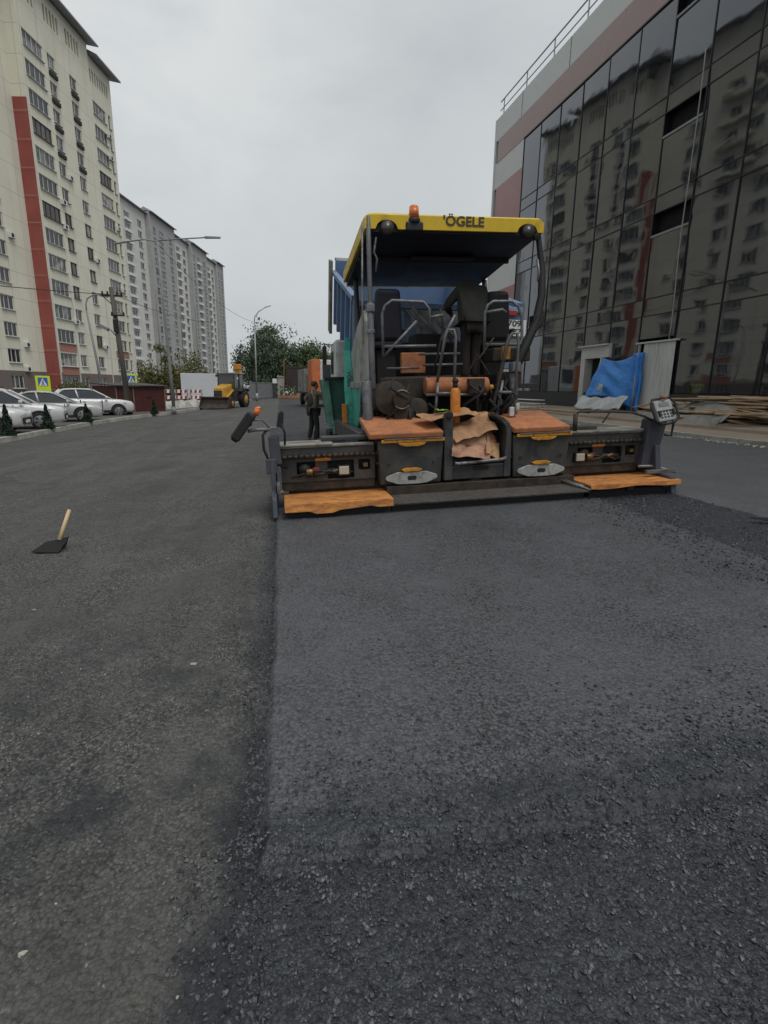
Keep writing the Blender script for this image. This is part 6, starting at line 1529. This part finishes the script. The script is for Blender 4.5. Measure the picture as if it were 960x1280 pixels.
# pedestrian crossing signs
def crossing(label, loc, rz, small=False):
    t = thing('crossing_sign', label, 'road sign', loc, (0, 0, rz), 'pedestrian crossing signs')
    mb = MB(); mb.cyl((0, .05, -.2), (0, .05, 2.3), .035, 10); mb.build('post', MT['galv'], t)
    mb = MB(); mb.box(-.38, .38, -.012, .012, 1.25, 2.3); bd = mb.build('board', MT['signy'], t, bevel=.01)
    mb = MB(); mb.box(-.25, .25, -.02, -.013, 1.70, 2.2); mb.build('blue_square', MT['signb'], bd)
    mb = MB(); mb.prism([(-.22, 1.72), (.22, 1.72), (0, 2.17)], 'y', -.028, -.021); tr_ = fixnormals(mb.build('white_triangle', MT['signw'], bd))
    mb = MB(); mb.ball((.01, -.032, 2.03), .03, .006, .03, 10, 6); mb.tube([(0, -.032, 2.0), (.0, -.032, 1.88), (-.075, -.032, 1.76)], .017, 6); mb.tube([(0, -.032, 1.88), (.075, -.032, 1.76)], .017, 6); mb.tube([(-.07, -.032, 1.90), (0, -.032, 1.97), (.075, -.032, 1.92)], .011, 6)
    mb.build('walking_figure', MT['dark'], tr_)
    return t
crossing('yellow framed pedestrian crossing sign in front of the cream building behind the parked cars', (-14.0, 36, -.25), R(14))
crossing('yellow framed pedestrian crossing sign half hidden behind the utility pole and the brown hut', (-10.65, 42.5, .05), R(20))

# red and white barrier boards on concrete footings
for i in range(3):
    x, y = -9.3 + i * 1.05, 47.6 + i * .9
    t = thing('road_barrier', 'red and white striped road barrier beside the white trailer', 'barrier', (x, y, -.25), (0, 0, R(38)), 'striped road barriers beside the white trailer')
    mb = MB(); mb.box(-.62, .62, -.02, .02, 1.22, 1.50); mb.m = 0; mb.box(-.62, .62, -.02, .02, .72, 1.0); b_ = mb.build('rail_board', MT['signw'], t, bevel=.006)
    mb = MB()
    for k in range(3):
        for z in (1.22, .72): mb.hexa([(-.60 + k * .42, -.026, z + .01), (-.40 + k * .42, -.026, z + .01), (-.40 + k * .42, -.021, z + .01), (-.60 + k * .42, -.021, z + .01)], [(-.56 + k * .42, -.026, z + .27), (-.36 + k * .42, -.026, z + .27), (-.36 + k * .42, -.021, z + .27), (-.56 + k * .42, -.021, z + .27)])
    mb.build('red_stripe', MT['red'], b_)
    mb = MB(); mb.box(-.58, -.50, -.03, .03, .3, 1.55); mb.box(.50, .58, -.03, .03, .3, 1.55); mb.build('post', MT['galv'], t)
    mb = MB(); mb.box(-.6, .6, -.25, .25, 0, .42, (.04, .08)); mb.build('footing', MT['rubble'], t, bevel=.03)
# low rubble bank behind the kerb
mb = MB()
from mathutils import noise as NZ
def bank(u, v):
    x = -8.3 + 3.0 * u; y = 41.5 + 9.5 * u; n_ = NZ.noise((u * 11, v * 4, 2)) * .16 + NZ.noise((u * 40, v * 14, 5)) * .05
    return (x - 1.4 * v, y + .5 * v, -.14 + (.62 * math.sin(math.pi * v)) * (.85 + n_ * 2) + n_ * .5)
mb.sheet(bank, 70, 20); tag(mb.build('rubble_bank', MT['rubble']), 'pale crumbled rubble bank along the kerb below the striped barriers', 'rubble bank')
# low brick kiosk with a mustard roof edge
bk_ = thing('brick_kiosk', 'low red brick kiosk with a mustard roof edge behind the white trailer', 'kiosk', (-9.6, 59, -.25), (0, 0, R(8)))
mb = MB(); mb.box(-4.2, 2.2, 0, 3, 0, 2.9); mb.build('wall', MT['brick'], bk_); mb = MB(); mb.box(-1.4, 2.5, -.25, 3.2, 2.9, 3.25); mb.build('roof', MT['mustard'], bk_, bevel=.02)
mb = MB(); mb.box(-.6, .4, -.03, .01, 1.0, 2.1); mb.build('window', MT['cargl'], bk_)

# fence, pillars, gate, border at the end of the lot
F0, F1 = Vector((-3.75, 70, 0)), Vector((-.95, 80, 0)); fd = (F1 - F0); fl = fd.length
fn_ = thing('metal_fence', 'grey sheet metal fence at the far end of the lot left of the stone pillar', 'fence', tuple(F0 + Vector((0, 0, -.16))), (0, 0, math.atan2(fd.y, fd.x)))
mb = MB()
for i in range(int(fl / .12)): mb.box(i * .12, i * .12 + .075, -.02, .02, .12, 2.25)
mb.box(0, fl, .021, .04, .12, 2.25); mb.build('sheet', MT['fence'], fn_)
mb = MB()
for i in range(5): mb.box(i * fl / 4 - .05, i * fl / 4 + .05, -.08, -.022, 0, 2.35)
mb.box(0, fl, -.06, -.021, 2.2, 2.28); mb.box(0, fl, -.06, -.021, .3, .38); mb.build('post', MT['galv'], fn_)
pr = thing('stone_pillar', 'pale stone gate pillar beside the yellow pipe', 'pillar', (.15, 79.5, 0)); mb = MB(); mb.box(-.5, .45, -.3, .3, 0, 2.9); mb.build('shaft', MT['concrete'], pr, bevel=.03); mb = MB(); mb.box(-.58, .53, -.38, .38, 2.9, 3.08); mb.build('cap', MT['concrete'], pr, bevel=.03)
pr = thing('dark_post', 'thick dark gate post at the right end of the grey fence', 'post', (-.75, 79.6, -.05)); mb = MB(); mb.box(-.28, .28, -.2, .2, 0, 2.3); mb.build('shaft', MT['hutroof'], pr, bevel=.02); mb = MB(); mb.box(-.3, .34, -.26, -.2, 2.1, 2.75); mb.build('white_notice', MT['signw'], pr, bevel=.01)
yp = thing('yellow_pipe', 'thin yellow gas pipe standing beside the stone pillar', 'pipe', (.62, 78.6, 0)); mb = MB(); mb.tube([(0, 0, 0), (0, 0, 5.2), (.35, 0, 5.35)], .06, 8); mb.build('pipe', MT['mustard'], yp)
gt = thing('metal_gate', 'tall dark brown metal gate at the end of the road', 'gate', (3.2, 81, .1)); mb = MB()
for i in range(24): mb.box(-2.2 + i * .185, -2.2 + i * .185 + .15, -.03, .0, .45, 4.2)
mb.box(-2.2, 2.25, .0, .03, .45, 4.2); mb.build('panel', MT['gate'], gt); mb = MB(); mb.box(-2.35, -2.2, -.1, .1, 0, 4.4); mb.box(2.25, 2.4, -.1, .1, 0, 4.4); mb.box(-2.35, 2.4, -.08, .08, 4.2, 4.4); mb.build('frame', MT['gate'], gt, bevel=.01)
mb = MB(); mb.box(-2.2, 2.2, -.05, .04, .42, .6); mb.build('kick_rail', MT['galv'], gt)
wl = thing('dark_wall', 'dark brown boundary wall running right from the far gate', 'wall', (5.7, 81.5, .1)); mb = MB(); mb.box(0, 14, 0, .3, 0, 3.6); mb.build('wall', MT['gate'], wl)
bd_ = thing('flower_border', 'raised brown flower border in front of the far gate', 'flower border', (2.2, 76.5, .05)); mb = MB(); mb.box(-2.4, 3.0, -.6, .6, 0, .42); mb.build('edging', MT['lid'], bd_, bevel=.03)
def leaves(mb, n, fn, size, rnd):
    for _ in range(n):
        p = fn(rnd)
        if p is None: continue
        q = Euler((rnd.uniform(0, 6.28), rnd.uniform(0, 6.28), rnd.uniform(0, 6.28))).to_matrix()
        s = size * rnd.uniform(.6, 1.3)
        a, b = q @ Vector((s, 0, 0)), q @ Vector((0, s * .62, 0))
        P_ = Vector(p)
        mb.add([tuple(P_ - a), tuple(P_ - b), tuple(P_ + a), tuple(P_ + b)], [(0, 1, 2, 3)])
rnd = random.Random(21)
mb = MB(); leaves(mb, 500, lambda r: (r.uniform(-2.2, 0), r.gauss(0, .3), .42 + abs(r.gauss(0, .5))), .13, rnd); mb.build('plants', MT['leaf'], bd_)
mb = MB(); leaves(mb, 120, lambda r: (r.uniform(-1.9, -.3), r.gauss(-.3, .2), .45 + abs(r.gauss(0, .3))), .1, rnd); mb.build('white_flowers', MT['signw'], bd_)

# ------------------------------------------------------------------ trees and shrubs
def tree(label, loc, clumps, trunk_h, leafmat, n, size, seed, name='tree', cat='tree', group=None, tr=.28):
    rnd = random.Random(seed)
    t = thing(name, label, cat, loc, (0, 0, 0), group)
    mb = MB(); mb.tube([(0, 0, -.1), (.1, .05, trunk_h * .6), (0, 0, trunk_h * 1.3)], tr, 8, tr * .5)
    for (cx, cy, czz, rx, ry, rz_) in clumps[:8]:
        mb.tube([(0, 0, trunk_h * rnd.uniform(.5, .9)), (cx * .5, cy * .5, trunk_h + (czz - trunk_h) * .55), (cx, cy, czz)], tr * .4, 6, tr * .1)
    mb.build('trunk', MT['bark'], t)
    mb = MB(); tot = sum(c[3] * c[4] * c[5] for c in clumps)
    for (cx, cy, czz, rx, ry, rz_) in clumps:
        k = int(n * rx * ry * rz_ / tot)
        subs = [(rnd.gauss(0, .52), rnd.gauss(0, .52), rnd.gauss(0, .52)) for _ in range(max(4, k // 60))]
        def fn(r):
            s_ = r.choice(subs); w_ = .26
            x, y, z = s_[0] + r.gauss(0, w_), s_[1] + r.gauss(0, w_), s_[2] + r.gauss(0, w_)
            return (cx + x * rx, cy + y * ry, czz + z * rz_)
        leaves(mb, k, fn, size, rnd)
    mb.build('crown', leafmat, t)
    return t
tree('big dark green tree rising behind the grey fence', (-2.0, 90, -.1), [(0, 0, 7.0, 2.6, 2.6, 3.0), (-2.6, 0, 5.0, 2.2, 2.2, 2.2), (2.4, .5, 5.6, 2.4, 2.2, 2.4), (.3, 0, 9.0, 1.6, 1.6, 1.6), (1.5, 0, 3.6, 3.0, 2, 1.8), (-1.5, 0, 3.0, 2.6, 2, 1.6), (-4.2, 0, 5.6, 1.0, 1, .7), (3.8, 0, 6.6, 1.6, 1.2, .8)], 2.4, MT['leafd'], 17000, .19, 31)
tree('lighter spreading green tree behind the far gate', (4.6, 92, .1), [(0, 0, 6.2, 2.6, 2.2, 1.7), (-1.6, 0, 5.0, 2.2, 2, 1.6), (2.6, 0, 5.6, 2.4, 2, 1.6), (4.6, 0, 5.0, 2.4, 2, 1.6), (1.0, 0, 3.6, 3.4, 2, 1.6)], 2.2, MT['leaf'], 13000, .19, 32)
tree('low dark tree filling the gap between the two trees at the far gate', (2.0, 96, .1), [(0, 0, 5.5, 2.6, 2, 2.0), (.5, 0, 3.4, 2.6, 2, 1.6)], 2, MT['leafd'], 6500, .19, 37)
tree('yellow green shrubby tree behind the brown hut', (-11.6, 54, -.25), [(0, 0, 2.2, 1.6, 1.3, 1.5), (1.4, 0, 2.8, 1.2, 1, 1.2), (-.9, 0, 1.6, 1.1, 1, 1.0), (1.8, 0, 1.4, 1.2, 1, .9), (.6, 0, 4.2, .8, .8, .8)], 1.2, MT['leafy'], 4200, .12, 33, tr=.12)
tree('thin yellowing tree beside the lamp post with two arms', (-8.4, 57, -.25), [(0, 0, 3.2, 1.1, 1, 1.6), (.7, 0, 2.2, .9, .9, 1.0)], 1.4, MT['leafy'], 1500, .11, 34, tr=.09)
tree('round green bush against the cream building behind the parked cars', (-17.4, 50, -.3), [(0, 0, 1.1, 1.3, 1.1, 1.0), (.8, 0, .8, 1.0, 1, .8)], .5, MT['leafy'], 2600, .10, 35, 'bush', 'bush', tr=.1)
def thuja(loc, h, seed, label):
    rnd = random.Random(seed)
    t = thing('small_conifer', label, 'conifer', loc, (0, 0, 0), 'small conifers along the left kerb')
    mb = MB(); mb.cyl((0, 0, -.05), (0, 0, h * .9), .03, 6, .008); mb.build('trunk', MT['bark'], t)
    mb = MB()
    def fn(r):
        z = r.random() ** 1.3 * h; a = r.uniform(0, 6.28); rad = .22 * (1 - z / h) ** .8 * (1 + .25 * math.sin(z * 14 + a * 2)) * r.random() ** .4
        return (rad * math.cos(a), rad * math.sin(a), z + .05)
    leaves(mb, 1500, fn, .045, rnd); mb.build('crown', MT['leafc'], t)
    return t
thuja((-9.45, 20.9, -.23), 1.05, 41, 'small dark conifer at the left edge in front of the cut off white car')
thuja((-9.4, 24.1, -.23), .95, 42, 'small dark conifer in front of the nose of the nearest white suv')
thuja((-9.3, 28.4, -.23), .85, 43, 'small dark conifer in front of the pearl grey hatchback')
thuja((-7.75, 35.6, -.18), .85, 44, 'small dark conifer in front of the brown hut')

# ------------------------------------------------------------------ tools lying on the lot
br = thing('asphalt_lute', 'tarred asphalt rake with a short pale wooden handle lying on the rough ground at left', 'rake', (-2.37, 5.82, ground_z(-2.37) + .012), (0, 0, R(-6)))
mb = MB(); mb.hexa([(-.17, -.03, .0), (.10, .02, .02), (.10, .05, .02), (-.17, .0, .0)], [(-.10, .08, .08), (.12, .08, .13), (.12, .11, .13), (-.10, .10, .08)]); mb.hexa([(-.20, -.05, .0), (.09, -.08, .0), (.11, .08, .09), (-.10, .08, .07)], [(-.20, -.05, .012), (.09, -.08, .012), (.11, .08, .105), (-.10, .08, .085)]); mb.build('blade', MT['tool'], br, bevel=.004)
mb = MB(); mb.tube([(.04, .07, .10), (.07, .13, .24), (.115, .19, .40)], .023, 10, .018); mb.build('handle', M('bare_ash_handle', (.62, .45, .25), .6, var=.1), br)
rt = thing('black_rake', 'black rake head just entering the picture at the right edge', 'rake', (5.12, 4.70, ground_z(5.2) + .046), (0, 0, R(-30)))
mb = MB(); mb.hexa([(-.12, -.02, .03), (.5, -.08, .0), (.5, .08, .0), (-.12, .02, .03)], [(-.12, -.01, .05), (.5, -.05, .06), (.5, .05, .06), (-.12, .01, .05)]); mb.build('blade', MT['tool'], rt, bevel=.005)
mb = MB(); mb.tube([(.4, 0, .04), (1.3, -.3, .12)], .018, 8); mb.build('handle', MT['wood'], rt)
